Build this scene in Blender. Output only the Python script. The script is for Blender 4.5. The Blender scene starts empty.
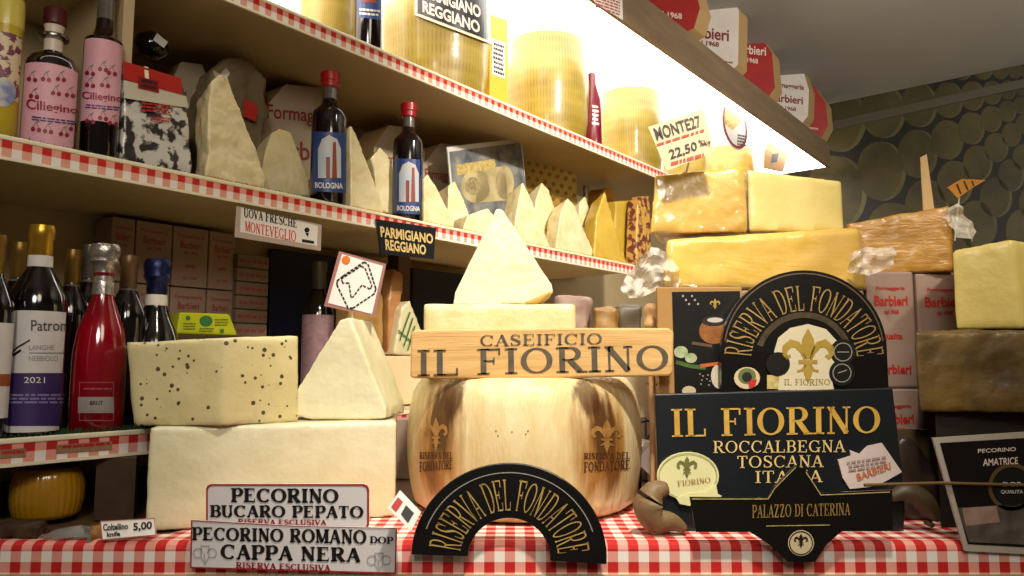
import bpy, bmesh, math, random
from mathutils import Vector, noise
random.seed(7)
sc = bpy.context.scene
COL = sc.collection
# ------------------------------------------------------------------ camera and sight lines
F = 740.0; CX = 512.0; CY = 288.0
EYE = Vector((0, 0, 1.40)); PITCH = math.atan(74 / F)
FW = Vector((0, math.cos(PITCH), math.sin(PITCH))); UP = Vector((0, -math.sin(PITCH), math.cos(PITCH))); RT = Vector((1, 0, 0))
cam_d = bpy.data.cameras.new('camera'); cam_d.sensor_width = 36; cam_d.lens = F * 36 / 1024; cam_d.clip_start = .02
cam = bpy.data.objects.new('camera', cam_d); COL.objects.link(cam)
cam.location = EYE; cam.rotation_euler = (math.pi / 2 + PITCH, 0, 0); sc.camera = cam
def ray(px, py): return FW + RT * ((px - CX) / F) + UP * ((CY - py) / F)
TH = math.radians(38.5)
D = Vector((math.sin(TH), math.cos(TH), 0)); N = Vector((math.cos(TH), -math.sin(TH), 0))
Z = Vector((0, 0, 1))
class Pl:
    def __init__(s, pt, n): s.pt = Vector(pt); s.n = Vector(n).normalized()
    def hit(s, px, py, off=0):
        r = ray(px, py); q = s.pt + s.n * off
        return EYE + r * ((q - EYE).dot(s.n) / r.dot(s.n))
def PY(y, yaw=0, lean=0, px=512):      # upright plane facing the camera side, y = distance at column px
    x = (px - CX) / F * y
    a = math.radians(yaw); l = math.radians(lean)
    return Pl((x, y, EYE.z), (math.sin(a) * math.cos(l), -math.cos(a) * math.cos(l), math.sin(l)))
def PS(p): return Pl(EYE - N * p, N)
def PE(t): return Pl(EYE + D * t, -D)
class Cyl:
    def __init__(s, c, rf): s.c = Vector((c[0], c[1])); s.rf = rf if callable(rf) else (lambda z: rf)
    def hit(s, px, py, off=0):
        r = ray(px, py); z = EYE.z; P = None
        for _ in range(6):
            R = s.rf(z) + off
            a = r.x**2 + r.y**2; b = -2 * (r.x * s.c.x + r.y * s.c.y); c = s.c.length_squared - R * R
            disc = b * b - 4 * a * c
            t = (-b - math.sqrt(max(disc, 0))) / (2 * a)
            P = EYE + r * t; z = P.z
        if disc < 0:
            v = Vector((P.x, P.y)) - s.c; v = v.normalized() * R; P = Vector((s.c.x + v.x, s.c.y + v.y, P.z))
        return P
# ------------------------------------------------------------------ materials
def lin(h):
    h = h.lstrip('#'); c = [int(h[i:i + 2], 16) / 255 for i in (0, 2, 4)]
    return tuple((x / 12.92 if x <= .04045 else ((x + .055) / 1.055) ** 2.4) for x in c) + (1,)
_m = {}
def mat(name, c1, c2=None, ns=8, rough=.5, coat=0, metal=0, bump=0, bs=40, trans=0, sss=0, alpha=1, emis=0, streak=None, sharp=(.35, .65), spec=.5):
    if name in _m: return _m[name]
    m = bpy.data.materials.new(name); m.use_nodes = True; nt = m.node_tree; b = nt.nodes['Principled BSDF']; L = nt.links
    b.inputs['Roughness'].default_value = rough; b.inputs['Metallic'].default_value = metal
    b.inputs['Coat Weight'].default_value = coat; b.inputs['Coat Roughness'].default_value = .12
    b.inputs['Transmission Weight'].default_value = trans; b.inputs['Alpha'].default_value = alpha
    b.inputs['Specular IOR Level'].default_value = spec
    if sss: b.inputs['Subsurface Weight'].default_value = sss; b.inputs['Subsurface Radius'].default_value = (.012, .007, .003); b.inputs['Subsurface Scale'].default_value = 1
    b.inputs['Base Color'].default_value = lin(c1)
    tc = nt.nodes.new('ShaderNodeTexCoord'); src = tc.outputs['Object']
    if streak:
        mp = nt.nodes.new('ShaderNodeMapping'); mp.inputs['Scale'].default_value = streak; L.new(src, mp.inputs[0]); src = mp.outputs[0]
    if c2:
        n = nt.nodes.new('ShaderNodeTexNoise'); n.inputs['Scale'].default_value = ns; n.inputs['Detail'].default_value = 6; L.new(src, n.inputs['Vector'])
        r = nt.nodes.new('ShaderNodeValToRGB'); r.color_ramp.elements[0].position = sharp[0]; r.color_ramp.elements[1].position = sharp[1]
        r.color_ramp.elements[0].color = lin(c1); r.color_ramp.elements[1].color = lin(c2)
        L.new(n.outputs[0], r.inputs[0]); L.new(r.outputs[0], b.inputs['Base Color'])
    if bump:
        n = nt.nodes.new('ShaderNodeTexNoise'); n.inputs['Scale'].default_value = bs; n.inputs['Detail'].default_value = 5; L.new(src, n.inputs['Vector'])
        bp = nt.nodes.new('ShaderNodeBump'); bp.inputs['Strength'].default_value = bump; bp.inputs['Distance'].default_value = .004
        L.new(n.outputs[0], bp.inputs['Height']); L.new(bp.outputs[0], b.inputs['Normal'])
        if coat: L.new(bp.outputs[0], b.inputs['Coat Normal'])
    if emis:
        b.inputs['Emission Color'].default_value = lin(c1); b.inputs['Emission Strength'].default_value = emis
    _m[name] = m; return m
def math_(nt, op, a, b=None):
    n = nt.nodes.new('ShaderNodeMath'); n.operation = op
    for i, v in enumerate((a, b)):
        if v is None: continue
        if isinstance(v, (int, float)): n.inputs[i].default_value = v
        else: nt.links.new(v, n.inputs[i])
    return n.outputs[0]
def gingham(name, period, du, dv, c_red='#c01313', c_mid='#e59a8b', c_wh='#f4ece2', ou=0, ov=0):
    m = bpy.data.materials.new(name); m.use_nodes = True; nt = m.node_tree; b = nt.nodes['Principled BSDF']; L = nt.links
    b.inputs['Roughness'].default_value = .75
    g = nt.nodes.new('ShaderNodeNewGeometry')
    def stripe(v, o):
        d = nt.nodes.new('ShaderNodeVectorMath'); d.operation = 'DOT_PRODUCT'; L.new(g.outputs['Position'], d.inputs[0]); d.inputs[1].default_value = v
        x = math_(nt, 'FRACT', math_(nt, 'ADD', math_(nt, 'DIVIDE', d.outputs['Value'], period), 100.0 + o))
        return math_(nt, 'LESS_THAN', x, .5)
    s = math_(nt, 'MULTIPLY', math_(nt, 'ADD', stripe(du, ou), stripe(dv, ov)), .5)
    r = nt.nodes.new('ShaderNodeValToRGB'); r.color_ramp.interpolation = 'CONSTANT'
    e = r.color_ramp.elements; e[0].position = 0; e[0].color = lin(c_wh); e[1].position = .8; e[1].color = lin(c_red)
    k = e.new(.3); k.color = lin(c_mid)
    L.new(s, r.inputs[0]); L.new(r.outputs[0], b.inputs['Base Color'])
    w = nt.nodes.new('ShaderNodeTexNoise'); w.inputs['Scale'].default_value = 700; bp = nt.nodes.new('ShaderNodeBump'); bp.inputs['Strength'].default_value = .15; bp.inputs['Distance'].default_value = .001
    L.new(w.outputs[0], bp.inputs['Height']); L.new(bp.outputs[0], b.inputs['Normal'])
    return m
def rind_mat(name, c1, c2, ang_n=60):     # stamped vertical dashes round a wheel
    m = mat(name, c1, c2, ns=9, rough=.4, coat=.35, bump=.1, bs=90); nt = m.node_tree; L = nt.links; b = nt.nodes['Principled BSDF']
    tc = nt.nodes.new('ShaderNodeTexCoord'); sp = nt.nodes.new('ShaderNodeSeparateXYZ'); L.new(tc.outputs['Object'], sp.inputs[0])
    a = math_(nt, 'ARCTAN2', sp.outputs[1], sp.outputs[0])
    s = math_(nt, 'SINE', math_(nt, 'MULTIPLY', a, float(ang_n))); zz = math_(nt, 'SINE', math_(nt, 'MULTIPLY', sp.outputs[2], 150.0))
    v = math_(nt, 'GREATER_THAN', math_(nt, 'ADD', math_(nt, 'MULTIPLY', s, 1.0), math_(nt, 'MULTIPLY', zz, .45)), .55)
    mx = nt.nodes.new('ShaderNodeMix'); mx.data_type = 'RGBA'; mx.blend_type = 'MULTIPLY'
    L.new(math_(nt, 'MULTIPLY', v, .32), mx.inputs[0])
    old = b.inputs['Base Color'].links[0].from_socket
    L.new(old, mx.inputs[6]); mx.inputs[7].default_value = lin('#b08a3c'); L.new(mx.outputs[2], b.inputs['Base Color'])
    return m
# ------------------------------------------------------------------ mesh building
ORG = {}
class MB:
    def __init__(s): s.v = []; s.f = []
    def add(s, vs, fs):
        k = len(s.v); s.v += [Vector(v) for v in vs]; s.f += [tuple(i + k for i in f) for f in fs]; return s
    def prism(s, pts, ext, scale=1.0):
        n = len(pts); pts = [Vector(p) for p in pts]; c = sum(pts, Vector()) / n
        bk = [c + (p - c) * scale + ext for p in pts]
        fs = [tuple(range(n)), tuple(range(2 * n - 1, n - 1, -1))] + [(i, (i + 1) % n, n + (i + 1) % n, n + i) for i in range(n)]
        return s.add(pts + bk, fs)
    def box(s, c, sx, sy, sz, ax=None, ay=None):      # c = centre of the base
        ax = (ax or Vector((1, 0, 0))) * sx / 2; ay = (ay or Vector((0, 1, 0))) * sy / 2; c = Vector(c)
        return s.prism([c - ax - ay, c + ax - ay, c + ax + ay, c - ax + ay], Z * sz)
    def lathe(s, c, prof, seg=40, z0=0, flip=False):
        c = Vector(c); vs = []; fs = []
        for r, z in prof:
            for i in range(seg):
                a = 2 * math.pi * i / seg; vs.append(c + Vector((r * math.cos(a), r * math.sin(a), z)))
        for j in range(len(prof) - 1):
            for i in range(seg): fs.append((j * seg + i, j * seg + (i + 1) % seg, (j + 1) * seg + (i + 1) % seg, (j + 1) * seg + i))
        if prof[0][0] > 1e-5: fs.append(tuple(range(seg - 1, -1, -1)))
        if prof[-1][0] > 1e-5: fs.append(tuple(range((len(prof) - 1) * seg, len(prof) * seg)))
        return s.add(vs, fs)
    def tube(s, pts, rad, seg=8):
        pts = [Vector(p) for p in pts]; n = len(pts); vs = []; fs = []
        for i, p in enumerate(pts):
            t = (pts[min(i + 1, n - 1)] - pts[max(i - 1, 0)]).normalized(); a = t.cross(Z if abs(t.z) < .9 else Vector((1, 0, 0))).normalized(); b = t.cross(a)
            r = rad[i] if isinstance(rad, (list, tuple)) else rad
            for k in range(seg): w = 2 * math.pi * k / seg; vs.append(p + (a * math.cos(w) + b * math.sin(w)) * r)
        for i in range(n - 1):
            for k in range(seg): fs.append((i * seg + k, i * seg + (k + 1) % seg, (i + 1) * seg + (k + 1) % seg, (i + 1) * seg + k))
        fs += [tuple(range(seg)), tuple(range(n * seg - 1, (n - 1) * seg - 1, -1))]
        return s.add(vs, fs)
def origin_of(vs):
    return Vector(((min(v.x for v in vs) + max(v.x for v in vs)) / 2, (min(v.y for v in vs) + max(v.y for v in vs)) / 2, min(v.z for v in vs)))
def build(mb, name, m, parent=None, smooth=False, bevel=0, rough=None, label=None, cat=None, group=None, kind=None, flat=False):
    o_ = ORG[parent.name] if parent else origin_of(mb.v)
    me = bpy.data.meshes.new(name); me.from_pydata([tuple(v - o_) for v in mb.v], [], mb.f)
    if not flat:
        bm = bmesh.new(); bm.from_mesh(me); bmesh.ops.remove_doubles(bm, verts=bm.verts, dist=1e-6); bmesh.ops.recalc_face_normals(bm, faces=bm.faces); bm.to_mesh(me); bm.free()
    if smooth:
        for p in me.polygons: p.use_smooth = True
        if smooth != 'all': me.set_sharp_from_angle(angle=math.radians(smooth if smooth is not True else 40))
    me.materials.append(m)
    o = bpy.data.objects.new(name, me); COL.objects.link(o)
    if parent: o.parent = parent; ORG[o.name] = o_
    else: o.location = o_; ORG[o.name] = o_
    if bevel:
        b = o.modifiers.new('bevel', 'BEVEL'); b.width = bevel; b.segments = 2; b.limit_method = 'ANGLE'
    if rough:       # (voxel, displacement, size)
        r = o.modifiers.new('remesh', 'REMESH'); r.mode = 'VOXEL'; r.voxel_size = rough[0]; r.use_smooth_shade = True
        s = o.modifiers.new('smooth', 'SMOOTH'); s.iterations = rough[3] if len(rough) > 3 else 4
        t = bpy.data.textures.get('lumps%g' % rough[2]) or bpy.data.textures.new('lumps%g' % rough[2], 'CLOUDS'); t.noise_scale = rough[2]; t.noise_depth = 3
        d = o.modifiers.new('displace', 'DISPLACE'); d.texture = t; d.strength = rough[1]; d.texture_coords = 'GLOBAL'; d.mid_level = .5
    tag(o, label, cat, group, kind)
    return o
def tag(o, label=None, cat=None, group=None, kind=None):
    for k, v in (('label', label), ('category', cat), ('group', group), ('kind', kind)):
        if v: o[k] = v
def thing(name, loc, label, cat, group=None):
    o = bpy.data.objects.new(name, None); o.empty_display_size = .05; COL.objects.link(o); o.location = loc; ORG[o.name] = Vector(loc)
    tag(o, label, cat, group); return o
# ------------------------------------------------------------------ lettering
def seg_quads(pts, wf):
    n = len(pts); L = []; cl = n > 3 and math.hypot(pts[0][0] - pts[-1][0], pts[0][1] - pts[-1][1]) < 1e-6
    for i in range(n):
        ns = []
        for a, b in ((i - 1, i), (i, i + 1)):
            if cl and a < 0: a, b = n - 2, n - 1
            if cl and b > n - 1: a, b = 0, 1
            if a < 0 or b > n - 1: continue
            dx, dy = pts[b][0] - pts[a][0], pts[b][1] - pts[a][1]; l = math.hypot(dx, dy) or 1; ns.append((-dy / l, dx / l))
        sx = sum(q[0] for q in ns); sy = sum(q[1] for q in ns); l = math.hypot(sx, sy) or 1; sx /= l; sy /= l
        k = 1 / max(sx * ns[0][0] + sy * ns[0][1], .5); w = wf(i) / 2 * k
        L.append(((pts[i][0] + sx * w, pts[i][1] + sy * w), (pts[i][0] - sx * w, pts[i][1] - sy * w)))
    return [[L[i][0], L[i + 1][0], L[i + 1][1], L[i][1]] for i in range(n - 1)]
TK, TN, SF = .17, .06, .10
def gl(ch, tk, tn, sf):
    Q = []
    def rect(x0, x1, y0, y1): Q.append([(x0, y0), (x1, y0), (x1, y1), (x0, y1)])
    def v(x, y0=0, y1=1, t=None, s=(1, 1)):
        t = t or tk; rect(x - t / 2, x + t / 2, y0, (y0 + y1) / 2); rect(x - t / 2, x + t / 2, (y0 + y1) / 2, y1)
        if s[0]: rect(x - t / 2 - sf, x + t / 2 + sf, y0, y0 + tn)
        if s[1]: rect(x - t / 2 - sf, x + t / 2 + sf, y1 - tn, y1)
    def h(x0, x1, y, t=None): t = t or tn; rect(x0, x1, y - t / 2, y + t / 2)
    def d(x0, y0, x1, y1, t): Q.extend(seg_quads([(x0 + (x1 - x0) * k / 3, y0 + (y1 - y0) * k / 3) for k in range(4)], lambda i: t))
    def a(cx, cy, rx, ry, a0, a1, n=14):
        pts = []; ws = []
        for i in range(n + 1):
            w = math.radians(a0 + (a1 - a0) * i / n); pts.append((cx + rx * math.cos(w), cy + ry * math.sin(w))); ws.append(tn + (tk - tn) * math.cos(w) ** 2)
        Q.extend(seg_quads(pts, lambda i: ws[i]))
    def sr(x, y): rect(x - sf * 1.3 - .03, x + sf * 1.3 + .03, y, y + tn)
    H = 1 - tn / 2; L = tn / 2; w = .8
    if ch == 'I': v(.2); w = .4
    elif ch == 'L': v(.2); h(.2, .72, L); rect(.68, .74, 0, .28); w = .76
    elif ch == 'F': v(.2); h(.2, .68, H); rect(.64, .7, .76, 1); h(.2, .5, .52); rect(.48, .53, .4, .64); w = .74
    elif ch == 'E': v(.2); h(.2, .7, H); rect(.66, .72, .76, 1); h(.2, .5, .52); rect(.48, .53, .4, .64); h(.2, .72, L); rect(.69, .75, 0, .26); w = .8
    elif ch == 'T': v(.4, s=(1, 0)); h(.04, .76, H); rect(.03, .09, .74, 1); rect(.71, .77, .74, 1); w = .8
    elif ch == 'O': a(.48, .5, .39, .5 - tn / 2, 0, 360, 26); w = .96
    elif ch == 'C': a(.48, .5, .38, .5 - tn / 2, 42, 318, 20); rect(.76, .82, .68, .96); w = .88
    elif ch == 'G': a(.48, .5, .38, .5 - tn / 2, 42, 318, 20); rect(.76, .82, .68, .96); v(.78, .02, .42, s=(0, 1)); w = .96
    elif ch == 'D': v(.2); h(.2, .42, H); h(.2, .42, L); a(.42, .5, .38, .5 - tn / 2, -90, 90, 16); w = .9
    elif ch == 'P': v(.2); h(.2, .42, H); h(.2, .42, .46); a(.42, .72, .27, .26, -90, 90, 12); w = .76
    elif ch == 'R': v(.2); h(.2, .42, H); h(.2, .42, .5); a(.42, .74, .26, .24, -90, 90, 12); d(.42, .5, .74, .03, tk); sr(.78, 0); w = .88
    elif ch == 'B': v(.2); h(.2, .42, H); h(.2, .42, .52); h(.2, .42, L); a(.42, .75, .24, .23, -90, 90, 12); a(.42, .27, .29, .25, -90, 90, 12); w = .8
    elif ch == 'N': v(.16, t=tn * 1.2); v(.72, t=tn * 1.2, s=(0, 1)); d(.14, .97, .72, .03, tk); w = .88
    elif ch == 'M': v(.14, t=tn * 1.2); v(.86, t=tk); d(.16, .97, .5, .05, tk); d(.5, .05, .84, .97, tn * 1.2); w = 1.0
    elif ch == 'A': d(.1, 0, .42, .98, tn * 1.2); d(.74, 0, .42, .98, tk); h(.2, .64, .34); sr(.1, 0); sr(.74, 0); w = .84
    elif ch == 'V': d(.1, 1, .42, .02, tk); d(.74, 1, .42, .02, tn * 1.2); sr(.1, 1 - tn); sr(.74, 1 - tn); w = .84
    elif ch == 'U': v(.16, .3, 1, s=(0, 1)); v(.68, .3, 1, t=tn * 1.3, s=(0, 1)); a(.42, .32, .26, .3, 180, 360, 12); w = .86
    elif ch == 'S':
        pts = [(.6 , .8), (.52, .93), (.36, .97), (.2, .92), (.13, .76), (.2, .62), (.4, .51), (.58, .4), (.64, .24), (.55, .08), (.38, .03), (.2, .07), (.12, .2)]
        ws = [tn, tn, tn, tn * 1.5, tk * .9, tk, tk, tk, tk * .9, tn * 1.5, tn, tn, tn]
        Q.extend(seg_quads(pts, lambda i: ws[i])); rect(.6, .65, .7, .98); rect(.09, .14, .02, .3); w = .74
    elif ch == 'H': v(.18); v(.74); h(.18, .74, .5); w = .92
    elif ch == 'K': v(.2); d(.24, .45, .66, .98, tn * 1.2); d(.34, .55, .7, .02, tk); sr(.74, 0); sr(.66, 1 - tn); w = .84
    elif ch == 'Z': h(.1, .7, H, tn * 1.3); h(.1, .72, L, tn * 1.3); d(.16, .03, .64, .97, tk); rect(.08, .14, .76, 1); rect(.67, .73, 0, .26); w = .8
    elif ch == '.': rect(.08, .24, 0, .14); w = .32
    elif ch == '\u00c9': Q, w = gl('E', tk, tn, sf); Q = [[(x, y * .82) for x, y in q] for q in Q]; Q.append([(.35, .88), (.5, 1), (.6, 1), (.45, .88)])
    elif ch == ' ': w = .38
    else: rect(.1, .5, 0, 1); w = .6
    return Q, w
def serif(s, tk=TK, tn=TN, sf=SF, gap=.08):
    out = []; x = 0
    for ch in s:
        q, w = gl(ch, tk, tn, sf); out += [[(a + x, b) for a, b in p] for p in q]; x += w + gap
    x -= gap
    return [[(a / x, b) for a, b in p] for p in out]
_bt = {}
def sans(s, bold=0):
    if (s, bold) in _bt: return _bt[(s, bold)]
    cu = bpy.data.curves.new('t', 'FONT'); cu.body = s; cu.resolution_u = 3; cu.offset = bold
    o = bpy.data.objects.new('t', cu); COL.objects.link(o); dg = bpy.context.evaluated_depsgraph_get(); dg.update()
    me = o.evaluated_get(dg).to_mesh(); vs = [(v.co.x, v.co.y) for v in me.vertices]; fs = [[vs[i] for i in p.vertices] for p in me.polygons]
    x0 = min(v[0] for v in vs); x1 = max(v[0] for v in vs); y0 = min(v[1] for v in vs); y1 = max(v[1] for v in vs)
    r = [[((a - x0) / (x1 - x0), (b - y0) / (y1 - y0)) for a, b in f] for f in fs]
    o.evaluated_get(dg).to_mesh_clear(); bpy.data.objects.remove(o); bpy.data.curves.remove(cu); _bt[(s, bold)] = r; return r
def quad(tl, tr, br, bl):
    def f(u, v):
        t = (tl[0] + (tr[0] - tl[0]) * u, tl[1] + (tr[1] - tl[1]) * u); b = (bl[0] + (br[0] - bl[0]) * u, bl[1] + (br[1] - bl[1]) * u)
        return (b[0] + (t[0] - b[0]) * v, b[1] + (t[1] - b[1]) * v)
    return f
def rectq(x0, y0, x1, y1, skew=0): return quad((x0, y0), (x1, y0 + skew), (x1, y1 + skew), (x0, y1))
def arcq(cx, cy, ri, ro, a0, a1, sx=1, sy=1):     # a0 at u=0, degrees, 90 = up
    def f(u, v):
        a = math.radians(a0 + (a1 - a0) * u); r = ri + (ro - ri) * v
        return (cx + sx * r * math.cos(a), cy - sy * r * math.sin(a))
    return f
def warp(polys, f): return [[f(a, b) for a, b in p] for p in polys]
def clipx(p, x, keep_right):
    out = []
    for i in range(len(p)):
        a, b = p[i], p[(i + 1) % len(p)]; ia = (a[0] >= x) == keep_right; ib = (b[0] >= x) == keep_right
        if ia: out.append(a)
        if ia != ib and a[0] != b[0]: t = (x - a[0]) / (b[0] - a[0]); out.append((x, a[1] + (b[1] - a[1]) * t))
    return out
def strips(p, w=3.0):
    x0 = min(q[0] for q in p); x1 = max(q[0] for q in p)
    if x1 - x0 <= w * 1.4: return [p]
    n = int(math.ceil((x1 - x0) / w)); out = []
    for k in range(n):
        q = clipx(clipx(p, x0 + (x1 - x0) * k / n, True), x0 + (x1 - x0) * (k + 1) / n, False)
        if len(q) > 2: out.append(q)
    return out
def decal(polys, surf, name, m, parent, off=.0009, label=None, kind=None):
    mb = MB()
    if isinstance(surf, Cyl): polys = [q for p in polys for q in strips(p)]
    for p in polys: mb.add([surf.hit(x, y, off) for x, y in p], [tuple(range(len(p)))])
    return build(mb, name, m, parent, flat=True, label=label, kind=kind)
def write(s, f, surf, m, parent, name='lettering', font='serif', off=.0014, label=None, **k):
    strs = s if isinstance(s, list) else [(s, f)]
    for t, g in strs: o = decal(warp(serif(t, **k) if font == 'serif' else sans(t, k.get('bold', 0)), g), surf, name, m, parent, off, label)
    return o
def disc(cx, cy, rx, ry=None, n=20):
    ry = ry or rx; return [(cx + rx * math.cos(2 * math.pi * i / n), cy - ry * math.sin(2 * math.pi * i / n)) for i in range(n)]
def ringpoly(cx, cy, r0, r1, n=24, sy=1, a0=0, a1=360):
    o = []
    for i in range(n):
        a = math.radians(a0 + (a1 - a0) * i / n); b = math.radians(a0 + (a1 - a0) * (i + 1) / n)
        o.append([(cx + r0 * math.cos(a), cy - sy * r0 * math.sin(a)), (cx + r1 * math.cos(a), cy - sy * r1 * math.sin(a)), (cx + r1 * math.cos(b), cy - sy * r1 * math.sin(b)), (cx + r0 * math.cos(b), cy - sy * r0 * math.sin(b))])
    return o
def frame_polys(pts, w):    # outline strip just inside a polygon, width as a fraction
    n = len(pts); cx = sum(p[0] for p in pts) / n; cy = sum(p[1] for p in pts) / n
    q = [(cx + (x - cx) * (1 - w[0]), cy + (y - cy) * (1 - w[1])) for x, y in pts]
    return [[pts[i], pts[(i + 1) % n], q[(i + 1) % n], q[i]] for i in range(n)]
def grid(x0, y0, x1, y1, nx, ny, sk=0):
    f = rectq(x0, y0, x1, y1, sk); return [[f(i / nx, j / ny), f((i + 1) / nx, j / ny), f((i + 1) / nx, (j + 1) / ny), f(i / nx, (j + 1) / ny)] for i in range(nx) for j in range(ny)]
def line_px(pts, w): return seg_quads(pts, lambda i: w)
def fleur(cx, cy, h):       # lily emblem, height h pixels
    s = h / 2; P = []
    P.append([(cx + x * s, cy - y * s) for x, y in [(0, 1), (.2, .62), (.26, .3), (.12, -.1), (-.12, -.1), (-.26, .3), (-.2, .62)]])
    for k in (-1, 1):
        pts = [(.1, -.12), (.2, .15), (.38, .4), (.6, .46), (.8, .3), (.84, .08), (.74, -.05), (.62, .02)]
        ws = [.1, .16, .24, .26, .24, .18, .12, .1]
        P += seg_quads([(cx + k * x * s, cy - y * s) for x, y in pts], lambda i: ws[i] * s)
        P += seg_quads([(cx + k * x * s, cy - y * s) for x, y in [(.08, -.3), (.2, -.5), (.38, -.55)]], lambda i: .09 * s)
    P.append([(cx - .34 * s, cy + .14 * s), (cx + .34 * s, cy + .14 * s), (cx + .34 * s, cy + .28 * s), (cx - .34 * s, cy + .28 * s)])
    P.append([(cx - .12 * s, cy + .28 * s), (cx + .12 * s, cy + .28 * s), (cx + .16 * s, cy + .6 * s), (cx, cy + s), (cx - .16 * s, cy + .6 * s)])
    return P
def scribble(x0, y0, x1, y1, rows, sk=0, seed=1):      # small print too fine to read: rows of word-long bars
    r = random.Random(seed); P = []; hh = (y1 - y0) / rows
    for k in range(rows):
        x = x0 + r.random() * (x1 - x0) * .08
        while x < x1 - 1:
            w = min(r.uniform(.06, .22) * (x1 - x0), x1 - x); y = y0 + hh * k + sk * (x - x0) / (x1 - x0)
            P.append([(x, y), (x + w, y + sk * w / (x1 - x0)), (x + w, y + hh * .55 + sk * w / (x1 - x0)), (x, y + hh * .55)]); x += w + (x1 - x0) * .03
    return P
# common materials
INK = mat('black_ink', '#15120f', rough=.5); RED = mat('red_ink', '#b5261c', rough=.5); WHI = mat('white_paper', '#e9e3da', rough=.6, bump=.05)
GOLDI = mat('gold_ink', '#c9a24a', '#b98e38', ns=30, rough=.4); DGOLD = mat('dull_gold_ink', '#8f7136', '#a2834a', ns=30, rough=.4)
CREAM = mat('cream_laminate', '#c9b48c', '#bfa87e', ns=3, rough=.5)
CARD = mat('brown_cardboard', '#9a7444', '#8a6538', ns=6, rough=.8)
exec_parts = []
EZ = EYE.z; ZC = EZ - .25; ZL = EZ - .115; ZM = EZ + .365; ZU = EZ + .785; ZK = EZ + 1.20; ZCEIL = EZ + 1.67
PF = 1.39; PW = 1.85; PL = 1.25; PK = 1.25; TE = 4.95; SB = .022; LIP = .036
def along(t, p, z): q = D * t - N * p; return Vector((q.x, q.y, z))
def t_at(px, p, py=362): h = PS(p).hit(px, py); return (h - EYE).dot(D)
# ------------------------------------------------------------------ the room
WALLP = mat('cream_wall_paint', '#c2ad82', '#b8a176', ns=1.5, rough=.75, bump=.05, bs=20)
mb = MB(); mb.prism([along(-1.5, PW, 0), along(TE, PW, 0), along(TE, PW + .1, 0), along(-1.5, PW + .1, 0)], Z * ZCEIL); build(mb, 'wall_left', WALLP, kind='structure')
MUW = mat('dark_wall_paint', '#3a3022', '#2c2418', ns=2, rough=.8)
mb = MB(); mb.prism([along(TE, PW + .1, 0), along(TE, -4.2, 0), along(TE + .1, -4.2, 0), along(TE + .1, PW + .1, 0)], Z * ZCEIL); build(mb, 'wall_back', MUW, kind='structure')
FLO = mat('grey_floor_tile', '#77706a', '#6a645e', ns=4, rough=.5)
mb = MB(); mb.prism([along(-1.5, PW + .1, -.02), along(TE + .1, PW + .1, -.02), along(TE + .1, -4.2, -.02), along(-1.5, -4.2, -.02)], Z * .02); build(mb, 'floor', FLO, kind='structure')
CEI = mat('ceiling_paint', '#a39c90', '#989185', ns=1.2, rough=.8)
mb = MB(); mb.prism([along(-1.5, PW + .1, ZCEIL), along(TE + .1, PW + .1, ZCEIL), along(TE + .1, -4.2, ZCEIL), along(-1.5, -4.2, ZCEIL)], Z * .05); build(mb, 'ceiling', CEI, kind='structure')
mb = MB(); TR = PE(TE - .02)
mb.prism([TR.hit(760, 137), TR.hit(1300, 18), TR.hit(1300, 26), TR.hit(760, 146)], D * .02); build(mb, 'trim_1', mat('grey_beam_paint', '#4d4538', rough=.6), kind='structure')
# printed mural of ripening wheels
ME = PE(TE - .004)
mu = MB(); mu.prism([ME.hit(700, 128), ME.hit(1320, -14), ME.hit(1320, 420), ME.hit(700, 420)], D * .004)
mural = thing('wall_mural', origin_of(mu.v), 'large printed wall mural of ripening cheese wheels in rows, on the far wall', 'mural')
build(mu, 'print_sheet', mat('dark_print', '#0d0b06', '#0a0805', ns=3, rough=.6), mural)
VX, VY = 1078, 78; faces = []; rims = []
for k, ang in enumerate([-7, 9.5, 25, 40, 55, 70, 86, 103, 122, 142, 162]):
    dd = 330 * (.91 if k % 2 else 1)
    for j in range(14):
        x = VX - dd * math.cos(math.radians(ang)); y = VY + dd * math.sin(math.radians(ang)) ; r = dd * .12
        if dd > 14 and -20 < x < 1300 and y < 415 and y - r > 45:
            e = [(x + r * .86 * math.cos(a), y - r * 1.12 * math.sin(a)) for a in [2 * math.pi * i / 22 for i in range(22)]]
            rims.append([(a + r * .16, b + r * .03) for a, b in e]); faces.append(e)
        dd *= .815
decal(rims, ME, 'printed_wheel_edges', mat('print_rim', '#55502c', '#3e3a20', ns=5, rough=.6), mural, .0015)
decal(faces, ME, 'printed_wheel_faces', mat('print_face', '#463e18', '#2e2810', ns=4, rough=.6), mural, .003)
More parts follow.
